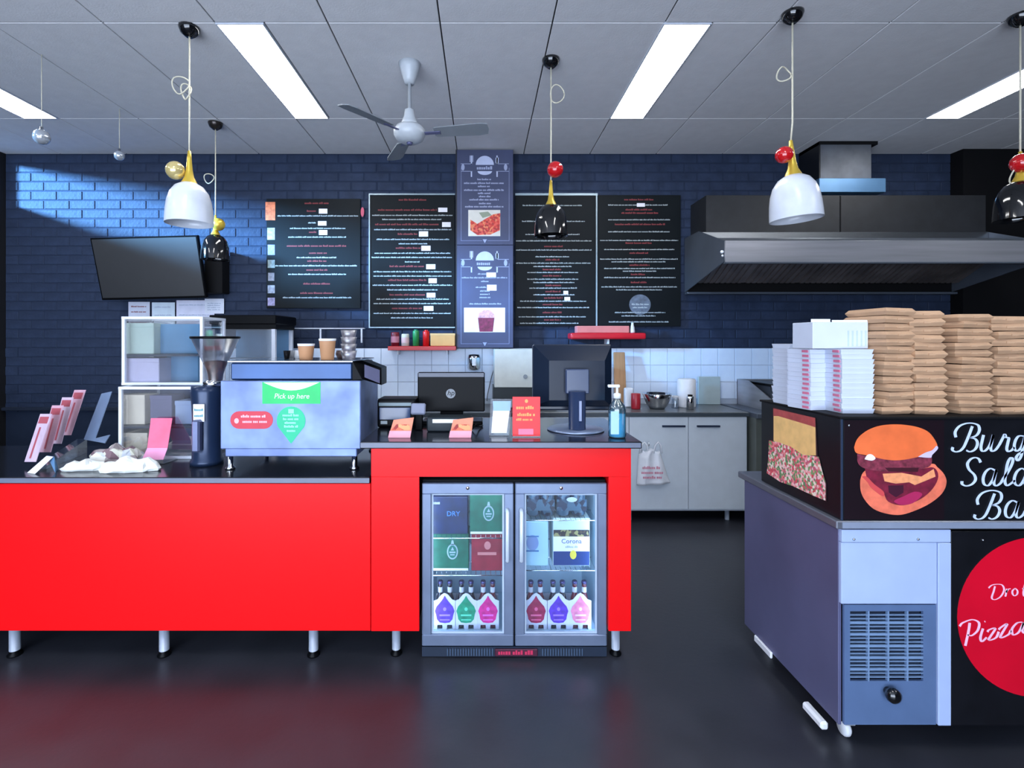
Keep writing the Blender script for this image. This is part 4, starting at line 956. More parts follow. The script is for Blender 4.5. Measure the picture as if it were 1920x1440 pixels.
# ------------------------------------------------------------------ coffee grinder
gd = 2.62; gx_ = px2x(388, gd)
t = thing('coffee_grinder', 'dark coffee grinder with clear bean hopper left of the coffee machine', 'coffee grinder', (gx_, gd, ZC + .001))
hxg = px2x(404, gd)
MB().lathe((gx_, gd, ZC + .001), [(0, 0), (.078, 0), (.078, .02), (.07, .03), (.066, .16), (.07, .3), (.076, .37), (.072, .4), (0, .402)], 24).part('body', mat('midnight blue grinder', (34, 50, 78), .3, .3), t)
MB().lathe((hxg - .01, gd, ZC + .402), [(0, 0), (.05, 0), (.05, .02), (.035, .03), (0, .03)], 20).part('collar', M_chrome, t)
zb0 = px2z(716, gd)
MB().lathe((hxg, gd, zb0), [(.032, 0), (.04, .05), (.06, .105), (.108, .215), (.112, .225)], 28).part('hopper', glass('cloudy hopper plastic', (.93, .95, 1.0), .3, .3), t)
MB().lathe((hxg, gd, zb0 + .002), [(0, 0), (.030, 0), (.038, .05), (.056, .1), (.03, .108), (0, .11)], 24).part('beans', speckle('coffee beans', [(74, 44, 34), (110, 72, 58), (52, 30, 26), (132, 92, 78)], 110), t)
MB().lathe((hxg, gd, zb0 + .223), [(0, 0), (.116, 0), (.118, .006), (.116, .012), (0, .014)], 28).part('lid', M_black, t)
mb = MB().box(gx_ - .026, gx_ + .03, gd - .08, gd - .074, px2z(791, 2.54), px2z(758, 2.54), bev=.001); lbp = mb.part('label_plate', M_paper, t)
mb = MB(); wordrow(mb, gx_ - .02, gx_ + .024, px2z(769, 2.54), .012, gd - .0805); wordrow(mb, gx_ - .02, gx_ + .024, px2z(780, 2.54), .012, gd - .0805); mb.part('print', mat('teal print', (90, 150, 160), .6), lbp)
MB().box(gx_ - .02, gx_ + .02, gd - .11, gd - .07, ZC + .08, ZC + .24, bev=.008).part('dosing_spout', mat('grey lilac spout', (96, 104, 136), .3, .4), t)
# ------------------------------------------------------------------ espresso machine
ED = 2.47
def eX(px): return px2x(px, ED)
def eZ(py): return px2z(py, ED)
t = thing('espresso_machine', 'stainless espresso machine with green and red stickers on its back', 'coffee machine', (eX(545), 2.72, ZC + .001))
Mes = mat('stainless with mottled reflections', (112, 130, 176), .4, .3, var=.4, scale=5, spec=.3)  # strong noise in the colour imitates mottled reflections on the steel
MB().box(eX(413), eX(676), ED, ED + .02, eZ(842), eZ(714), bev=.004).part('back_panel', Mes, t)
MB().box(eX(420), eX(668), ED + .01, 2.98, eZ(857), eZ(716), bev=.004).part('body', Mes, t)
MB().box(eX(424), eX(657), ED + .04, 2.98, eZ(714), 1.395, bev=.008).part('upper_body', mat('blue steel casing', (44, 68, 106), .3, .5, var=.2, scale=4), t)
MB().box(eX(420), eX(659), ED + .03, 2.99, 1.395, 1.405, bev=.003).part('cup_tray', M_chrome, t)
for X in (eX(424), eX(661)):
    for Y in (ED + .04, 2.93): MB().lathe((X, Y, ZC + .001), [(0, 0), (.024, 0), (.024, .008), (.014, .016), (.014, .085), (0, .085)], 16).part('foot', M_chrome, t)
MB().prism([(eX(658), ED + .03, eZ(678)), (eX(676), ED + .03, eZ(676)), (eX(706), ED + .12, eZ(692)), (eX(706), ED + .12, eZ(726)), (eX(676), ED + .03, eZ(712)), (eX(658), ED + .03, eZ(714))], (0, .14, 0)).part('side_cheek', M_black, t)
MB().prism([(eX(681), ED + .026, eZ(684)), (eX(704), ED + .1, eZ(696)), (eX(704), ED + .1, eZ(722)), (eX(681), ED + .026, eZ(708))], (0, .004, 0)).part('cheek_plate', mat('mauve plate', (130, 132, 166), .3, .4), t)
# stickers
y = ED - .0006
ban = MB().box(eX(492), eX(601), y - .0008, y, eZ(757), eZ(716)).part('green_banner', M_green, t)
arc = [(eX(494), y - .001, eZ(717))] + [(eX(494 + 105 * k / 12), y - .001, eZ(717 + 15 * math.sin(PI * k / 12))) for k in range(1, 12)] + [(eX(599), y - .001, eZ(717))]
MB().prism(arc, (0, -.0006, 0)).part('white_arc', M_txtb, ban)
text_part('Pick up here', M_txtb, ban, (eX(547), y - .0016, eZ(743)), .036, width=.17, shear=.2)
def pill(x0, x1, z0, z1, n=10):
    r_ = (z1 - z0) / 2; zc_ = (z0 + z1) / 2
    return [(x1 - r_ + r_ * math.cos(a), zc_ + r_ * math.sin(a)) for a in [-PI / 2 + PI * k / n for k in range(n + 1)]] + [(x0 + r_ + r_ * math.cos(a), zc_ + r_ * math.sin(a)) for a in [PI / 2 + PI * k / n for k in range(n + 1)]]
pl = MB().prism([(a, y, b_) for a, b_ in pill(eX(432), eX(512), eZ(804), eZ(771))], (0, -.0008, 0)).part('red_pill_sticker', M_dred, t)
mb = MB(); disc(mb, eX(444), y - .001, eZ(789), .011, .013); wordrow(mb, eX(452), eX(500), eZ(781), .013, y - .001, .0006); wordrow(mb, eX(455), eX(505), eZ(791), .013, y - .001, .0006); mb.part('print', mat('pink white print', (250, 180, 190), .5), pl)
pin = [(546 + 27 * math.cos(a), 789 + 27 * math.sin(a)) for a in [math.radians(25 - 230 * k / 20) for k in range(21)]]
pts = [(eX(a), y, eZ(b_)) for a, b_ in pin] + [(eX(546), y, eZ(832))]
ps = MB().prism(pts, (0, -.0008, 0)).part('green_pin_sticker', mat('teal green print', (24, 185, 135), .5), t)
mb = MB().box(eX(541), eX(551), y - .0016, y - .001, eZ(775), eZ(767))
for (yy, a, b_) in ((779, 530, 562), (786, 531, 560), (793, 534, 558), (800, 533, 559), (808, 538, 555)): wordrow(mb, eX(a), eX(b_), eZ(yy), .011, y - .001, .0006)
mb.part('print', mat('mint print', (150, 245, 210), .5), ps)
# cups on the tray
zt_ = 1.406
def cup(px, d, r_, h_, lab, m, grp='paper cups on the coffee machine'):
    X = px2x(px, d); t = thing('paper_cup', lab, 'cup', (X, d, zt_), grp)
    MB().lathe((X, d, zt_), [(0, 0), (r_ * .76, 0), (r_ * .97, h_ - .01)], 24).part('cup', m, t)
    MB().lathe((X, d, zt_ + h_ - .012), [(r_ * .98, 0), (r_ * 1.02, .004), (r_ * 1.02, .012), (r_ * .95, .012), (r_ * .93, .002)], 24).part('rim', M_whitep, t)
Mcup = mat('kraft cup', (186, 138, 100), .6)
cup(574, 2.6, .042, .082, 'shorter brown paper cup on the coffee machine', Mcup)
cup(614, 2.58, .042, .108, 'taller brown paper cup on the coffee machine', Mcup)
X = px2x(654, 2.66)
for k in range(4):
    MB().lathe((X, 2.66, zt_ + k * .036), [(0, 0), (.032, 0), (.042, .045), (.04, .045), (.031, .004), (0, .004)], 20).solo('glass_tumbler', glass('cloudy lilac glass', (.84, .82, .9), .3, .4, .6), 'cloudy lilac glass tumbler, %s in the stack beside the paper cups' % ['lowest', 'second', 'third', 'topmost'][k], 'glass', 'stacked glass tumblers')
MB().lathe((px2x(640, 2.74), 2.74, zt_), [(0, 0), (.02, 0), (.03, .025), (.026, .045), (0, .045)], 16).solo('milk_jug', mat('dark brown ceramic', (70, 52, 50), .3), 'small dark jug beside the stacked tumblers', 'jug')
for i, (px, py_, r_, m, lab) in enumerate(((538, 0, .018, M_black, 'tiny black cup left of the brown cups'), (547, 0, .017, mat('grey ceramic', (120, 124, 130), .3), 'tiny grey cup behind the tiny black cup'), (557, 0, .016, M_whitep, 'tiny white cup touching the shorter brown cup'))):
    MB().lathe((px2x(px, 2.66 + i * .05), 2.66 + i * .05, zt_), [(0, 0), (r_ * .7, 0), (r_, .045), (r_ * .9, .045), (r_ * .6, .006), (0, .006)], 16).solo('espresso_cup', m, lab, 'cup', 'tiny espresso cups')

# ------------------------------------------------------------------ things at the left end of the low counter
zc0 = ZC + .001
t = thing('brochure_rack', 'tiered clear acrylic rack holding pink and white leaflets', 'rack', (px2x(110, 2.6), 2.62, zc0))
MB().prism([(px2x(66, 2.5), 2.5, zc0), (px2x(145, 2.86), 2.86, zc0), (px2x(145, 2.86), 2.86, zc0 + .08), (px2x(66, 2.5), 2.5, zc0 + .015)], (.055, .0, 0)).part('base', M_acry, t)
for i, ((tx, ty), (bx, by), d0, lab) in enumerate((((86, 776), (56, 866), 2.50, 'nearest'), ((108, 760), (84, 848), 2.60, 'second'), ((127, 745), (104, 832), 2.71, 'third'), ((150, 731), (122, 816), 2.83, 'rearmost'))):
    wv = 10.5
    d1 = d0 + .03
    q_ = [P(tx - wv, ty, d1 + .05), P(tx + wv, ty, d1), P(bx + wv, by, d0), P(bx - wv, by, d0 + .05)]
    dz = min(0, 0)
    lz = min(p.z for p in q_)
    q_ = [p + Vector((0, 0, max(0, zc0 + .002 - lz))) for p in q_]
    tt = thing('leaflet', 'pink and white leaflet, %s one in the acrylic rack' % lab, 'leaflet', q_[3] + Vector((0, 0, -.001)), 'leaflets in the acrylic rack')
    slab(q_, .003).part('sheet', mat('blush paper %d' % (i % 2), ((206, 184, 204), (208, 166, 184))[i % 2], .6, var=.12), tt)
    a, b_, c_, d_ = q_; n_ = (b_ - a).cross(d_ - a).normalized(); n_ = -n_ if n_.y > 0 else n_
    u = lambda s_, v_: a + (b_ - a) * s_ + (d_ - a) * v_ + n_ * .0008
    MB().prism([u(.1, .06), u(.9, .06), u(.9, .2), u(.1, .2)], n_ * .0006).prism([u(.35, .28), u(.5, .28), u(.5, .92), u(.35, .92)], n_ * .0006).part('print', mat('rose print', (176, 84, 96), .6), tt)
t = thing('acrylic_stand', 'empty clear acrylic leaflet stand leaning back, right of the rack', 'stand', (px2x(180, 2.7), 2.7, zc0))
slab([P(190, 738, 2.92), P(209, 734, 2.88), P(178, 822, 2.78), P(157, 824, 2.82)], .004).part('back', mat('frosted acrylic', (120, 140, 170), .25, spec=.8), t)
slab([P(157, 824, 2.82), P(178, 822, 2.78), P(206, 815, 2.80), P(196, 831, 2.72)], .004).part('foot', mat('frosted acrylic', (120, 140, 170), .25), t)
t = thing('tent_card', 'small white folded tent card at the counter front edge', 'card', (px2x(75, 2.46), 2.46, zc0))
a, b_ = P(47, 880, 2.42), P(80, 851, 2.49); a.z = zc0
MB().prism([(a.x, 2.43, zc0), (a.x + .055, 2.41, zc0), (a.x + .1, 2.46, zc0 + .07), (a.x + .05, 2.48, zc0 + .07)], (0, .002, 0)).part('front_leaf', M_paper, t)
MB().prism([(a.x + .05, 2.485, zc0 + .07), (a.x + .1, 2.465, zc0 + .07), (a.x + .135, 2.43, zc0), (a.x + .09, 2.50, zc0)], (0, .002, 0)).part('back_leaf', mat('blue card', (90, 130, 170), .6), t)
def bundle(px, d, lx, ly, h_, m, lab, rz, seed, nm='paper_bundle'):
    rnd = random.Random(seed); X = px2x(px, d); t = MB(); t.sphere((0, 0, 0), 1, seg=20)
    for v in t.b.verts:
        p = v.co.copy(); n_ = 1 + .14 * math.sin(p.x * 7 + seed) * math.cos(p.y * 5 + seed * 2) + rnd.uniform(-.11, .11)
        v.co = Vector((p.x * lx * n_, p.y * ly * n_, max(-.25, p.z * (1 + .25 * math.sin(p.x * 9 + seed))) * h_))
    zmin = min(v.co.z for v in t.b.verts); M2 = Matrix.Translation((X, d, zc0 - zmin)) @ Matrix.Rotation(rz, 4, 'Z')
    for v in t.b.verts: v.co = M2 @ v.co
    for f in t.b.faces: f.smooth = False
    t.solo(nm, m, lab, 'paper bundle', 'crumpled paper bundles on the low counter')
bundle(160, 2.5, .1, .05, .035, mat('crumpled white paper', (226, 230, 226), .8, bump=.6, bscale=20), 'crumpled white paper bundle, leftmost on the low counter', .1, 1)
bundle(218, 2.63, .125, .06, .07, speckle('patterned paper', [(206, 206, 190), (150, 140, 140), (224, 222, 214), (120, 96, 104), (190, 196, 204)], 26, .8), 'grey brown patterned paper bundle behind the white bundles', .25, 2)
bundle(245, 2.47, .135, .05, .05, mat('crumpled white paper', (226, 230, 226), .8), 'crumpled white paper bundle in front of the pink card', .12, 3)
t = thing('pink_card_stand', 'leaning pink card in clear stand before the low display case', 'card stand', (px2x(295, 2.62), 2.62, zc0))
slab([P(283, 784, 2.70), P(323, 784, 2.70), P(314, 840, 2.62), P(276, 840, 2.62)], .003).part('card', M_pink, t)
slab([P(276, 840, 2.62), P(314, 840, 2.62), P(306, 862, 2.60), P(266, 862, 2.60)], .003).part('card_foot', mat('light pink card', (240, 160, 200), .6), t)
MB().box(px2x(270, 2.62), px2x(312, 2.62), 2.60, 2.72, zc0, zc0 + .006, bev=.001).part('base', M_acry, t)

# ------------------------------------------------------------------ things on the till counter
zt0 = ZT + .001
# receipt printer
d = 2.72; X0, X1 = px2x(707, d), px2x(780, d)
t = thing('receipt_printer', 'black receipt printer with blue tinted window left of the till', 'printer', ((X0 + X1) / 2, d + .07, zt0))
MB().box(X0, X1, d, d + .16, zt0, px2z(748, d), bev=.012, seg=2).part('body', M_black, t)
MB().box(X0 + .012, X1 - .03, d - .003, d + .004, px2z(787, d), px2z(764, d), bev=.002).part('window', mat('blue window', (40, 62, 100), .15), t)
MB().box(X0 + .01, X1 - .025, d - .004, d + .003, px2z(761, d), px2z(755, d)).part('top_strip', mat('teal grey strip', (92, 116, 124), .3), t)
MB().box(X0 + .02, X0 + .055, d - .004, d + .003, px2z(795, d), px2z(789, d)).part('receipt_slot', M_txtw, t)
t = thing('card_terminal', 'small grey card terminal between the printer and the till screen', 'card terminal', (px2x(784, 2.65), 2.65, zt0))
MB().box(px2x(778, 2.64), px2x(792, 2.64), 2.64, 2.67, zt0, px2z(775, 2.64), bev=.004).part('stand', M_black, t)
M_ = rotm(P(784, 765, 2.65), rx=-.5)
MB().box(px2x(771, 2.65), px2x(798, 2.65), 2.64, 2.66, px2z(778, 2.65), px2z(756, 2.65), bev=.006, M=M_).part('keypad', mat('grey lilac plastic', (130, 136, 158), .4), t)
# till screen
d = 2.80; X0, X1 = px2x(783, d), px2x(909, d)
t = thing('till_screen', 'black till monitor turned away, with round grey logo', 'monitor', ((X0 + X1) / 2, d + .05, zt0))
hs = MB().box(X0, X1, d, d + .035, px2z(772, d), px2z(698, d), bev=.006).part('housing', M_black, t)
MB().box(X0 + .004, X1 - .004, d - .004, d + .002, px2z(707, d), px2z(699, d), bev=.001).part('top_strip', mat('slate strip', (52, 60, 78), .3), t)
lg = disc(MB(), px2x(845, d), d - .0005, px2z(738, d), .026, .026, .001, 28).part('logo', mat('grey logo', (118, 124, 132), .4), hs)
text_part('hp', M_black, hs, (px2x(845, d), d - .0022, px2z(737, d)), .04, shear=.25)
MB().box(px2x(825, d), px2x(868, d), d + .02, d + .07, zt0 + .02, px2z(760, d), bev=.004).part('neck', M_black, t)
MB().box(px2x(790, d), px2x(905, d), d - .0, d + .15, zt0, zt0 + .022, bev=.006).part('base', M_black, t)
# cash drawer-like base unit with label
d = 2.60; X0, X1 = px2x(800, d), px2x(884, d)
t = thing('barcode_unit', 'low black box with white strip label in front of the till screen', 'till unit', ((X0 + X1) / 2, d + .06, zt0))
MB().box(X0, X1, d, d + .12, zt0, px2z(783, d), bev=.006).part('body', mat('dark grey plastic', (40, 48, 54), .4, spec=.2), t)
MB().box(px2x(811, d), px2x(864, d), d - .0015, d + .001, px2z(793, d), px2z(786, d)).part('strip_label', M_paper, t)
for px in (810, 873, 891):
    pass
t = MB(); t.tube([(px2x(885, 2.64), 2.64, zt0 + .005), (px2x(893, 2.66), 2.66, zt0 + .03), (px2x(898, 2.7), 2.70, zt0 + .012), (px2x(905, 2.76), 2.76, zt0 + .006)], .004, 6)
t.solo('cable', M_black, 'thick black cable curling beside the till unit', 'cable')
# small pizza cards
for px, lab in ((750, 'small pizza photo card in front of the receipt printer'), (864, 'small pizza photo card in front of the till unit')):
    d = 2.44; X = px2x(px, d); w_ = .057; t = thing('pizza_card', lab, 'card', (X, d + .01, zt0), 'pizza photo cards on the till counter')
    MB().prism([(X - w_, d, zt0), (X + w_ * .86, d, zt0), (X + w_ * 1.05, d + .05, zt0 + .09), (X - w_ * .7, d + .05, zt0 + .078)], (0, .003, 0)).part('card', mat('peach card', (224, 140, 112), .5, var=.15), t)
    MB().prism([(X - w_, d - .0015, zt0), (X + w_ * .86, d - .0015, zt0), (X + w_ * .92, d + .0145, zt0 + .03), (X - w_ * .92, d + .0145, zt0 + .03)], (0, .001, 0)).part('pink_band', mat('pink band', (244, 160, 176), .5), t)
    MB().prism([(X - w_ * .85, d + .018, zt0 + .034), (X + w_ * .85, d + .017, zt0 + .034), (X + w_ * .7, d + .03, zt0 + .058), (X - w_ * .4, d + .03, zt0 + .06)], (0, .001, 0)).part('pizza_print', speckle('pizza print', [(186, 66, 52), (220, 110, 84), (150, 50, 50), (232, 160, 110)], 55), t)
# leaflet holder white and red card
d = 2.50
t = thing('leaflet_holder', 'clear leaflet holder with white and pale blue leaflet beside red card', 'leaflet holder', (px2x(938, d), d + .03, zt0))
slab([P(920, 748, d + .07), P(962, 748, d + .07), P(954, 820, d), P(917, 820, d)], .004).part('holder', M_acry, t)
slab([P(926, 752, d + .060), P(958, 752, d + .060), P(950, 812, d + .001), P(921, 812, d + .001)], .001).part('leaflet', M_paper, t)
slab([P(924, 752, d + .058), P(958, 752, d + .058), P(957, 770, d + .040), P(925, 770, d + .040)], .001).part('blue_heading', mat('pale blue heading', (150, 184, 232), .5), t)
MB().box(px2x(918, d), px2x(954, d), d - .015, d + .06, zt0, zt0 + .005, bev=.001).part('base', M_acry, t)
d = 2.46
t = thing('red_card', 'upright red offer card with yellow lettering on the till counter', 'card', (px2x(987, d), d + .02, zt0))
MB().box(px2x(961, d), px2x(1013, d), d, d + .006, zt0 + .002, px2z(744, d), bev=.001).part('card', mat('coral red card', (232, 52, 56), .5, var=.08), t)
MB().box(px2x(961, d), px2x(1013, d), d - .002, d + .07, zt0, zt0 + .004).part('base', M_acry, t)
mb = MB(); disc(mb, px2x(987, d), d - .0005, px2z(752, d), .008, .009)
for (yy, a, b_, h_) in ((765, 968, 1004, .016), (778, 970, 1005, .016), (787, 968, 1000, .012)): wordrow(mb, px2x(a, d), px2x(b_, d), px2z(yy, d), h_, d - .0005, .0008)
mb.part('print', mat('orange yellow print', (255, 160, 90), .5), t)
MB().box(px2x(972, d), px2x(1000, d), d - .0015, d - .0002, px2z(815, d), px2z(804, d)).part('pink_patch', mat('pink patch', (250, 120, 150), .5), t)
# large monitor seen from behind
d = 2.66; X0, X1 = px2x(1001, d), px2x(1152, d); z0, z1 = px2z(772, d), px2z(646, d)
t = thing('desktop_monitor', 'large dark monitor seen from behind on column stand with pale foot', 'monitor', ((X0 + X1) / 2, d + .08, zt0))
MB().box(X0, X1, d + .05, d + .10, z0, z1, bev=.008).part('bezel', mat('blue black plastic', (28, 36, 52), .3), t)
b = bmesh.new()
o_ = [(X0 + .004, z0 + .02), (X1 - .004, z0 + .02), (X1 - .004, z1 - .004), (X0 + .004, z1 - .004)]
i_ = [(X0 + .08, z0 + .06), (X1 - .05, z0 + .06), (X1 - .05, z1 - .085), (X0 + .08, z1 - .085)]
vo = [b.verts.new((x, d + .05, z)) for x, z in o_]; vi = [b.verts.new((x, d - .0, z)) for x, z in i_]
for k in range(4): b.faces.new([vo[k], vo[(k + 1) % 4], vi[(k + 1) % 4], vi[k]])
b.faces.new(vi); b.faces.new(vo[::-1])
mb = MB(); mb.add(b); mb.part('back_shell', mat('blue black shell', (16, 28, 46), .3, spec=.25), t)
sx0, sx1 = px2x(1060, d - .03), px2x(1104, d - .03)
MB().box(sx0, sx1, d - .045, d + .0, px2z(738, d - .03), px2z(692, d - .03), bev=.005).part('mount_block', mat('slate plastic', (48, 62, 92), .25), t)
MB().cyl((px2x(1082, d - .05), d - .05, zt0 + .012), .044, px2z(738, d - .05) - zt0, 24).part('column', mat('navy stand', (30, 46, 78), .25), t)
MB().box(px2x(1086, d - .1), px2x(1091, d - .1), d - .099, d - .09, zt0 + .06, px2z(752, d - .1), bev=.001).part('column_strip', mat('pale strip', (130, 140, 170), .3), t)
MB().lathe((px2x(1081, d - .03), d - .0, zt0), [(0, 0), (.145, 0), (.148, .004), (.14, .01), (0, .012)], 40).part('foot', mat('silver foot', (150, 166, 196), .3, .5), t)
# hand sanitiser
d = 2.46; X = px2x(1157, d)
t = thing('sanitiser_bottle', 'clear pump bottle of pale blue sanitiser at the counter end', 'bottle', (X, d, zt0))
MB().lathe((X, d, zt0), [(0, 0), (.038, 0), (.042, .006), (.042, .135), (.036, .155), (.016, .178), (.014, .19)], 24).part('bottle', glass('blue tinted plastic', (.62, .86, .96), .15, .1), t)
MB().lathe((X, d, zt0 + .003), [(0, 0), (.037, 0), (.039, .005), (.039, .11), (0, .112)], 24).part('liquid', mat('pale blue gel', (120, 196, 228), .15), t)
MB().box(X - .041, X - .002, d - .0435, d - .036, zt0 + .02, zt0 + .13, bev=.001).part('label_panel', mat('sky white label', (168, 208, 236), .5), t)
MB().lathe((X, d, zt0 + .188), [(0, 0), (.018, 0), (.018, .022), (.006, .026), (.006, .055), (0, .055)], 16).part('pump', M_whitep, t)
MB().box(X - .045, X + .012, d - .009, d + .009, zt0 + .24, zt0 + .254, bev=.003).part('nozzle', M_whitep, t)

# ------------------------------------------------------------------ back bench
BF = 4.17; zB = .917
t = thing('back_bench', 'long kitchen bench with grey worktop and pale cabinet doors at back', 'bench', (0, 4.4, 0))
bx0, bx1 = px2x(400, 4.6), px2x(1403, BF)
MB().box(bx0, bx1, BF - .01, 4.735, zB - .035, zB, bev=.004).part('worktop', M_benchtop, t)
MB().box(bx0, bx1, BF - .012, BF - .0095, zB - .032, zB - .006).part('worktop_edge', mat('dark edge strip', (56, 66, 74), .4), t)
MB().box(bx0, bx1 - .01, BF + .02, 4.73, .1, zB - .035).part('carcass', M_cab, t)
seams = [px2x(1291, BF)]; w_ = px2x(1398, BF) - px2x(1291, BF)
xs = [px2x(1401, BF), px2x(1291, BF)]
while xs[-1] - .48 > bx0: xs.append(xs[-1] - .49)
for k in range(len(xs) - 1):
    dr = MB().box(xs[k + 1] + .002, xs[k] - .002, BF, BF + .018, .117, zB - .04, bev=.002).part('door', M_cab, t)
    hz = px2z(799, BF); hc = px2x(1263, BF) if k == 1 else (px2x(1328, BF) if k == 0 else (xs[k] + xs[k + 1]) / 2)
    MB().box(hc - .095, hc + .095, BF - .012, BF + .002, hz - .008, hz + .008, bev=.002).part('handle', mat('dark bar handle', (60, 72, 96), .3, .5), dr)
for px in (430, 800, 1180, 1363):
    X = px2x(px, BF + .1); MB().cyl((X, BF + .1, 0), .018, .1, 14).part('leg', M_leg, t)
# things on the bench
d = 4.3
def obj(name, mb, m, lab, cat, grp=None): return mb.solo(name, m, lab, cat, grp)
zb0 = zB + .001
X = px2x(1232, 4.38)
t = thing('mixing_bowl', 'steel mixing bowl with crumpled rim on the back bench', 'bowl', (X, 4.38, zb0))
MB().lathe((X, 4.38, zb0), [(0, 0), (.06, 0), (.085, .03), (.11, .09), (.125, .13), (.122, .133), (.105, .09), (.08, .035), (0, .01)], 28).part('bowl', M_chrome, t)
X = px2x(1192, 4.36)
MB().lathe((X, 4.36, zb0), [(0, 0), (.036, 0), (.04, .01), (.04, .13), (.036, .135), (0, .135)], 20).solo('sauce_tin', mat('brick red tin', (160, 30, 44), .35), 'red tin on the back bench beside the steel bowl', 'tin')
MB().box(px2x(1170, 4.5), px2x(1186, 4.5), 4.46, 4.52, zb0, zb0 + .17, bev=.01).solo('white_bottle', M_whitep, 'white bottle behind the red tin on the back bench', 'bottle')
t = thing('steel_canister', 'small steel canister in front of the white paper bag', 'canister', (px2x(1294, 4.32), 4.32, zb0))
MB().lathe((px2x(1294, 4.32), 4.32, zb0), [(0, 0), (.03, 0), (.03, .11), (.026, .115), (0, .115)], 18).part('body', M_chrome, t)
MB().lathe((px2x(1294, 4.32), 4.32, zb0 + .115), [(.02, 0), (.02, .012), (0, .014)], 14).part('lid', M_black, t)
t = thing('white_roll', 'white paper roll standing on the back bench', 'paper roll', (px2x(1285, 4.5), 4.5, zb0))
MB().lathe((px2x(1287, 4.5), 4.5, zb0), [(0, 0), (.075, 0), (.078, .01), (.078, .24), (.07, .25), (.02, .25), (.02, .2), (0, .2)], 24).part('roll', M_paper, t)
MB().box(px2x(1308, 4.68), px2x(1349, 4.68), 4.66, 4.69, zb0, px2z(706, 4.68), bev=.004).solo('cutting_board', mat('grey green board', (170, 186, 188), .4), 'pale grey cutting board upright against the tiles', 'cutting board')
t = thing('small_jar', 'small clear jar between the bowl and the paper roll', 'jar', (px2x(1264, 4.42), 4.42, zb0))
MB().lathe((px2x(1266, 4.42), 4.42, zb0), [(0, 0), (.03, 0), (.032, .005), (.032, .08), (.026, .09)], 18).part('jar', M_acry, t)
MB().lathe((px2x(1266, 4.42), 4.42, zb0 + .09), [(0, 0), (.03, 0), (.03, .018), (0, .018)], 18).part('lid', M_whitep, t)
M_ = rotm((px2x(1165, 4.6), 4.62, zb0), rx=-.12)
MB().box(px2x(1154, 4.6), px2x(1176, 4.6), 4.61, 4.63, zb0 + .002, px2z(660, 4.6), bev=.008, seg=2, M=M_).solo('chopping_board', mat('wood board', (172, 132, 94), .6, var=.15, scale=8, stretch=(6, 1, .6)), 'tall wooden chopping board leaning behind the dark monitor', 'chopping board')
# microwave like cream box with dark base
t = thing('microwave', 'white microwave with small knob and dark base beside the monitor', 'microwave', (px2x(962, 4.3), 4.45, zb0))
MB().box(px2x(927, 4.3), px2x(1040, 4.3), 4.32, 4.70, px2z(727, 4.3), px2z(655, 4.3), bev=.004).part('housing', mat('warm white enamel', (214, 220, 216), .35), t)
MB().box(px2x(925, 4.3), px2x(1044, 4.3), 4.33, 4.70, zb0, px2z(727, 4.3), bev=.004).part('base', mat('dark teal base', (28, 40, 46), .4), t)
MB().cyl((0, 0, 0), .018, .012, 16, M=Matrix.Translation((px2x(985, 4.32), 4.321, px2z(706, 4.32))) @ Matrix.Rotation(PI / 2, 4, 'X')).part('knob', mat('grey knob', (130, 140, 150), .3), t)
# round steel wall dispenser, cable
X, Z = px2x(889, 4.70), px2z(679, 4.70)
t = thing('wall_dispenser', 'small round chrome dispenser fixed on the white tiles above till', 'dispenser', (X, 4.7, Z - .08))
MB().lathe((X, 4.68, Z - .075), [(0, 0), (.045, 0), (.06, .02), (.063, .11), (.05, .145), (0, .15)], 22).part('body', M_chrome, t)
MB().box(X - .018, X + .018, 4.612, 4.63, Z - .03, Z + .04, bev=.004).part('window', M_paper, t)
MB().tube([P(938, 650, 4.72), P(932, 675, 4.72), P(922, 705, 4.71), P(914, 740, 4.70), P(913, 752, 4.69)], .004, 6).solo('wall_cable', mat('grey cable', (90, 100, 112), .5), 'thin grey cable hanging down the tiles beside the pillar', 'cable')
# red shelves
t = thing('red_wall_shelf', 'narrow red wall shelf holding tins left of the slate banner', 'shelf', (px2x(790, 4.6), 4.66, px2z(657, 4.6)), 'red wall shelves')
zs = px2z(649, 4.58)
MB().box(px2x(727, 4.58), px2x(855, 4.58), 4.58, 4.735, px2z(657, 4.58), zs, bev=.003).part('board', M_shelfred, t)
for px in (745, 838): MB().box(px2x(px, 4.6) - .006, px2x(px, 4.6) + .006, 4.62, 4.735, px2z(657, 4.58) - .04, px2z(657, 4.58), bev=.002).part('bracket', M_white, t)
zs += .001
def tin(px, r_, top, m, lab, nm='tin', cap=None, band=None):
    X = px2x(px, 4.63); h_ = px2z(top, 4.63) - zs; t = thing(nm, lab, 'tin' if 'tin' in nm else 'bottle', (X, 4.63, zs), 'tins and bottles on the red shelf')
    MB().lathe((X, 4.63, zs), [(0, 0), (r_, 0), (r_, h_ - .01), (r_ * .9, h_), (0, h_)], 18).part('body', m, t)
    if band: MB().lathe((X, 4.63, zs + h_ * .25), [(r_ + .0008, 0), (r_ + .0008, h_ * .45)], 18).part('label_band', band, t)
    if cap: MB().lathe((X, 4.63, zs + h_), [(r_ * .6, 0), (r_ * .6, .012), (0, .012)], 14).part('cap', cap, t)
tin(741, .038, 623, mat('dark red tin', (120, 24, 40), .35), 'dark red tin with pale label, first on the red shelf', 'tin', None, mat('rose label', (190, 120, 136), .5))
tin(760, .036, 626, mat('white tin', (216, 216, 206), .4), 'white tin with red foot, second on the red shelf', 'tin', None, mat('white pink label', (226, 190, 190), .5))
tin(780, .03, 620, mat('green plastic', (40, 140, 76), .35), 'green squeeze bottle on the red shelf', 'squeeze_bottle', M_greenD)
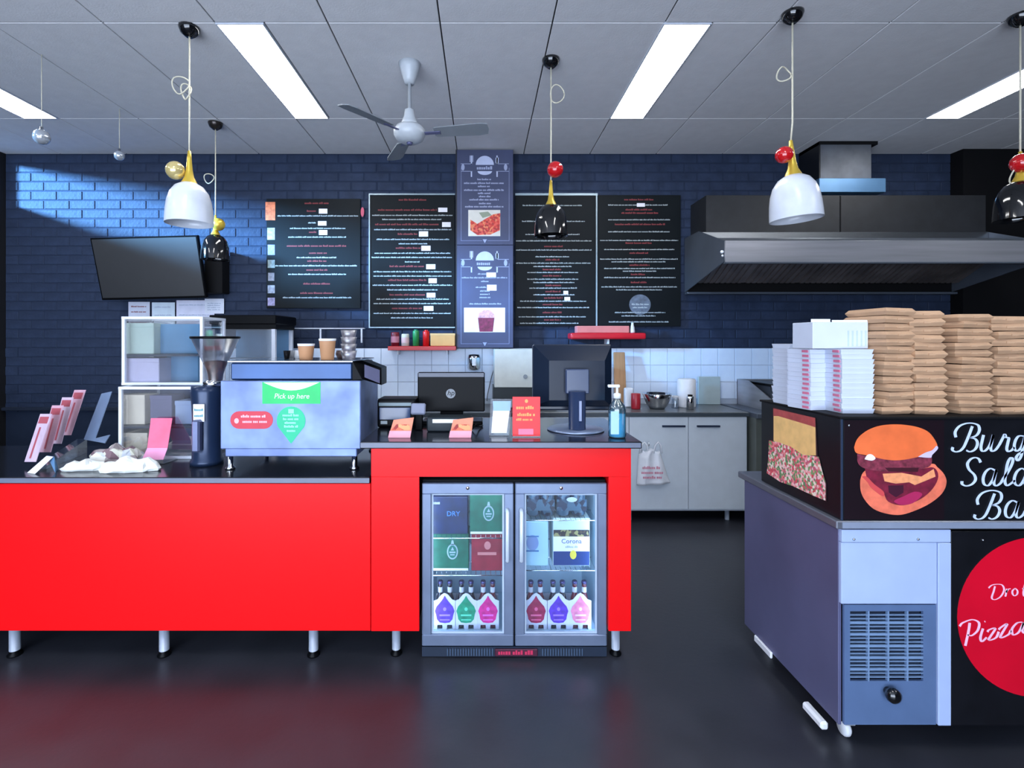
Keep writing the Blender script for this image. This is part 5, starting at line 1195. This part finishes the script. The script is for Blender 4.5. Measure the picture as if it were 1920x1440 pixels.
tin(799, .03, 621, mat('bright red plastic', (214, 24, 26), .35), 'bright red squeeze bottle on the red shelf', 'squeeze_bottle', M_redball)
t = thing('tan_box', 'tan cardboard box at the end of the red shelf', 'box', (px2x(830, 4.62), 4.66, zs))
MB().box(px2x(807, 4.6), px2x(853, 4.6), 4.60, 4.72, zs, px2z(626, 4.6), bev=.003).part('carton', mat('tan card', (222, 170, 106), .6), t)
MB().box(px2x(806.5, 4.6), px2x(853.5, 4.6), 4.598, 4.722, px2z(629, 4.6), px2z(625, 4.6), bev=.001).part('lid', mat('tan card light', (228, 184, 124), .6), t)
t = thing('red_wall_shelf', 'red rounded tray shelf holding papers below the menu boards', 'shelf', (px2x(1140, 4.58), 4.65, px2z(637, 4.58)), 'red wall shelves')
zs2 = px2z(624, 4.56)
MB().box(px2x(1070, 4.56), px2x(1212, 4.56), 4.56, 4.735, px2z(636, 4.56), zs2, bev=.02, seg=3).part('board', mat('crimson lacquer', (196, 22, 40), .3), t)
MB().box(px2x(1141, 4.6) - .008, px2x(1141, 4.6) + .008, 4.6, 4.735, px2z(645, 4.6), px2z(635, 4.6), bev=.002).part('bracket', M_whitep, t)
MB().box(px2x(1082, 4.6), px2x(1180, 4.6), 4.60, 4.72, zs2 + .001, px2z(611, 4.6), bev=.003).solo('paper_stack', mat('rose paper stack', (206, 120, 116), .7), 'low stack of rose papers on the rounded red shelf', 'papers')
MB().lathe((px2x(1187, 4.6), 4.62, zs2 + .001), [(0, 0), (.02, 0), (.022, .01), (.018, .05), (.01, .08), (.012, .09), (0, .095)], 16).solo('salt_shaker', M_whitep, 'small white shaker on the rounded red shelf', 'shaker')
# white shopping bag hung on the cabinet
bX0, bX1 = px2x(1190, 4.12), px2x(1256, 4.12)
t = thing('plastic_bag', 'white plastic carrier bag with pink print hanging on bench door', 'bag', ((bX0 + bX1) / 2, 4.13, px2z(912, 4.12)))
b = bmesh.new(); nx, nz = 12, 14; grid = []
for j in range(nz + 1):
    v = j / nz; row = []
    for i in range(nx + 1):
        u_ = i / nx; pl_, pr_ = 1200 - 8 * v + (6 if v < .1 else 0), 1238 + 17 * v
        X = px2x(pl_ + (pr_ - pl_) * u_ + (4 * v), 4.12); Zv = px2z(845 + 62 * v + (4 * (1 - u_)) * v + (3 * math.sin(u_ * 9)) * (1 - v), 4.12)
        row.append((X, 4.115 + .012 * math.sin(u_ * 12 + v * 3) + .02 * (1 - math.sin(PI * u_)), Zv))
    grid.append(row)
fr_ = [[b.verts.new(p) for p in r_] for r_ in grid]; bk = [[b.verts.new((p[0], 4.157, p[2])) for p in r_] for r_ in grid]
for j in range(nz):
    for i in range(nx):
        f = b.faces.new([fr_[j][i], fr_[j][i + 1], fr_[j + 1][i + 1], fr_[j + 1][i]]); f.smooth = True
        b.faces.new([bk[j][i], bk[j + 1][i], bk[j + 1][i + 1], bk[j][i + 1]])
for j in range(nz):
    b.faces.new([fr_[j][0], fr_[j + 1][0], bk[j + 1][0], bk[j][0]]); b.faces.new([fr_[j][nx], bk[j][nx], bk[j + 1][nx], fr_[j + 1][nx]])
for i in range(nx):
    b.faces.new([fr_[nz][i], fr_[nz][i + 1], bk[nz][i + 1], bk[nz][i]]); b.faces.new([fr_[0][i], bk[0][i], bk[0][i + 1], fr_[0][i + 1]])
mb = MB(); mb.add(b); mb.part('sack', mat('white plastic film', (214, 218, 226), .4), t)
for a, c_ in ((1204, 1), (1230, -1)):
    MB().tube([P(a - 4, 850, 4.13), P(a - 1, 835, 4.135), P(a + 4, 829, 4.14), P(a + 9, 835, 4.135), P(a + 11, 850, 4.13)], .007, 6).part('handle', mat('white plastic film', (214, 218, 226), .4), t)
mb = MB()
for k, (a, b_) in enumerate(((1205, 1240), (1203, 1244), (1206, 1242))): wordrow(mb, px2x(a, 4.1), px2x(b_, 4.1), px2z(878 + k * 9, 4.1), .022, 4.104)
mb.part('print', mat('dull pink print', (196, 130, 150), .6), t)
MB().tube([(px2x(1216, 4.15), BF, px2z(836, 4.15)), (px2x(1216, 4.15), 4.13, px2z(836, 4.15)), (px2x(1216, 4.13), 4.125, px2z(829, 4.13))], .005, 6).part('hook', M_chrome, t)

# ------------------------------------------------------------------ griddle beside the bench
t = thing('gas_griddle', 'stainless griddle with raised splash guards under the extractor hood', 'griddle', (2.9, 4.4, 0))
MB().box(2.2, 4.3, 4.08, 4.70, .1, .88, bev=.004).part('body', mat('olive grey enamel', (96, 102, 98), .4, .3), t)
MB().box(2.2, 4.3, 4.06, 4.70, .88, .92, bev=.004).part('plate', M_hoodside, t)
MB().prism([(2.36, 4.08, .921), (2.36, 4.70, .921), (2.36, 4.70, 1.15), (2.36, 4.5, 1.15), (2.36, 4.08, 1.0)], (.008, 0, 0)).part('side_guard', M_steelh, t)
MB().box(2.36, 4.3, 4.69, 4.70, .921, 1.15).part('back_guard', M_steelh, t)
MB().box(2.42, 4.2, 4.2, 4.66, 1.12, 1.14, bev=.003).part('lid', M_black, t)
MB().box(2.44, 2.48, 4.3, 4.6, .921, 1.12).box(4.14, 4.18, 4.3, 4.6, .921, 1.12).part('lid_support', M_hoodside, t)
for X in (2.26, 4.24):
    for Y in (4.13, 4.64): MB().cyl((X, Y, 0), .02, .1, 12).part('leg', M_chrome, t)
for k in range(4):
    MB().cyl((0, 0, 0), .025, .03, 14, M=Matrix.Translation((2.5 + k * .45, 4.08, .82)) @ Matrix.Rotation(PI / 2, 4, 'X')).part('knob', M_black, t)
# plant at far left edge
X = XL + .13; d = 4.3
t = thing('pot_plant', 'small yellow green leafy plant at the far left edge', 'plant', (X, d, ZC * 0 + 0))
MB().lathe((X, d, 0), [(0, 0), (.09, 0), (.11, .3), (.12, .32), (.1, .32), (.09, .28), (0, .28)], 20).part('pot', M_black, t)
MB().tube([(X, d, .28), (X + .01, d, .7), (X, d, 1.1)], .01, 8).part('stem', mat('brown stem', (84, 70, 48), .7), t)
Mleaf = mat('yellow green leaf', (112, 134, 58), .5, var=.3, scale=14)
rnd = random.Random(5)
for k in range(16):
    a = k * 2.4; zz = .78 + .36 * k / 16; L = rnd.uniform(.06, .1); M_ = Matrix.Translation((X, d, zz)) @ Matrix.Rotation(a, 4, 'Z') @ Matrix.Rotation(-.5, 4, 'Y')
    MB().prism([(0, 0, 0), (L * .3, -.018, 0), (L * .7, -.016, .004), (L, 0, -.004), (L * .7, .016, .004), (L * .3, .018, 0)], (0, 0, .0015), M=M_).part('leaf', Mleaf, t)
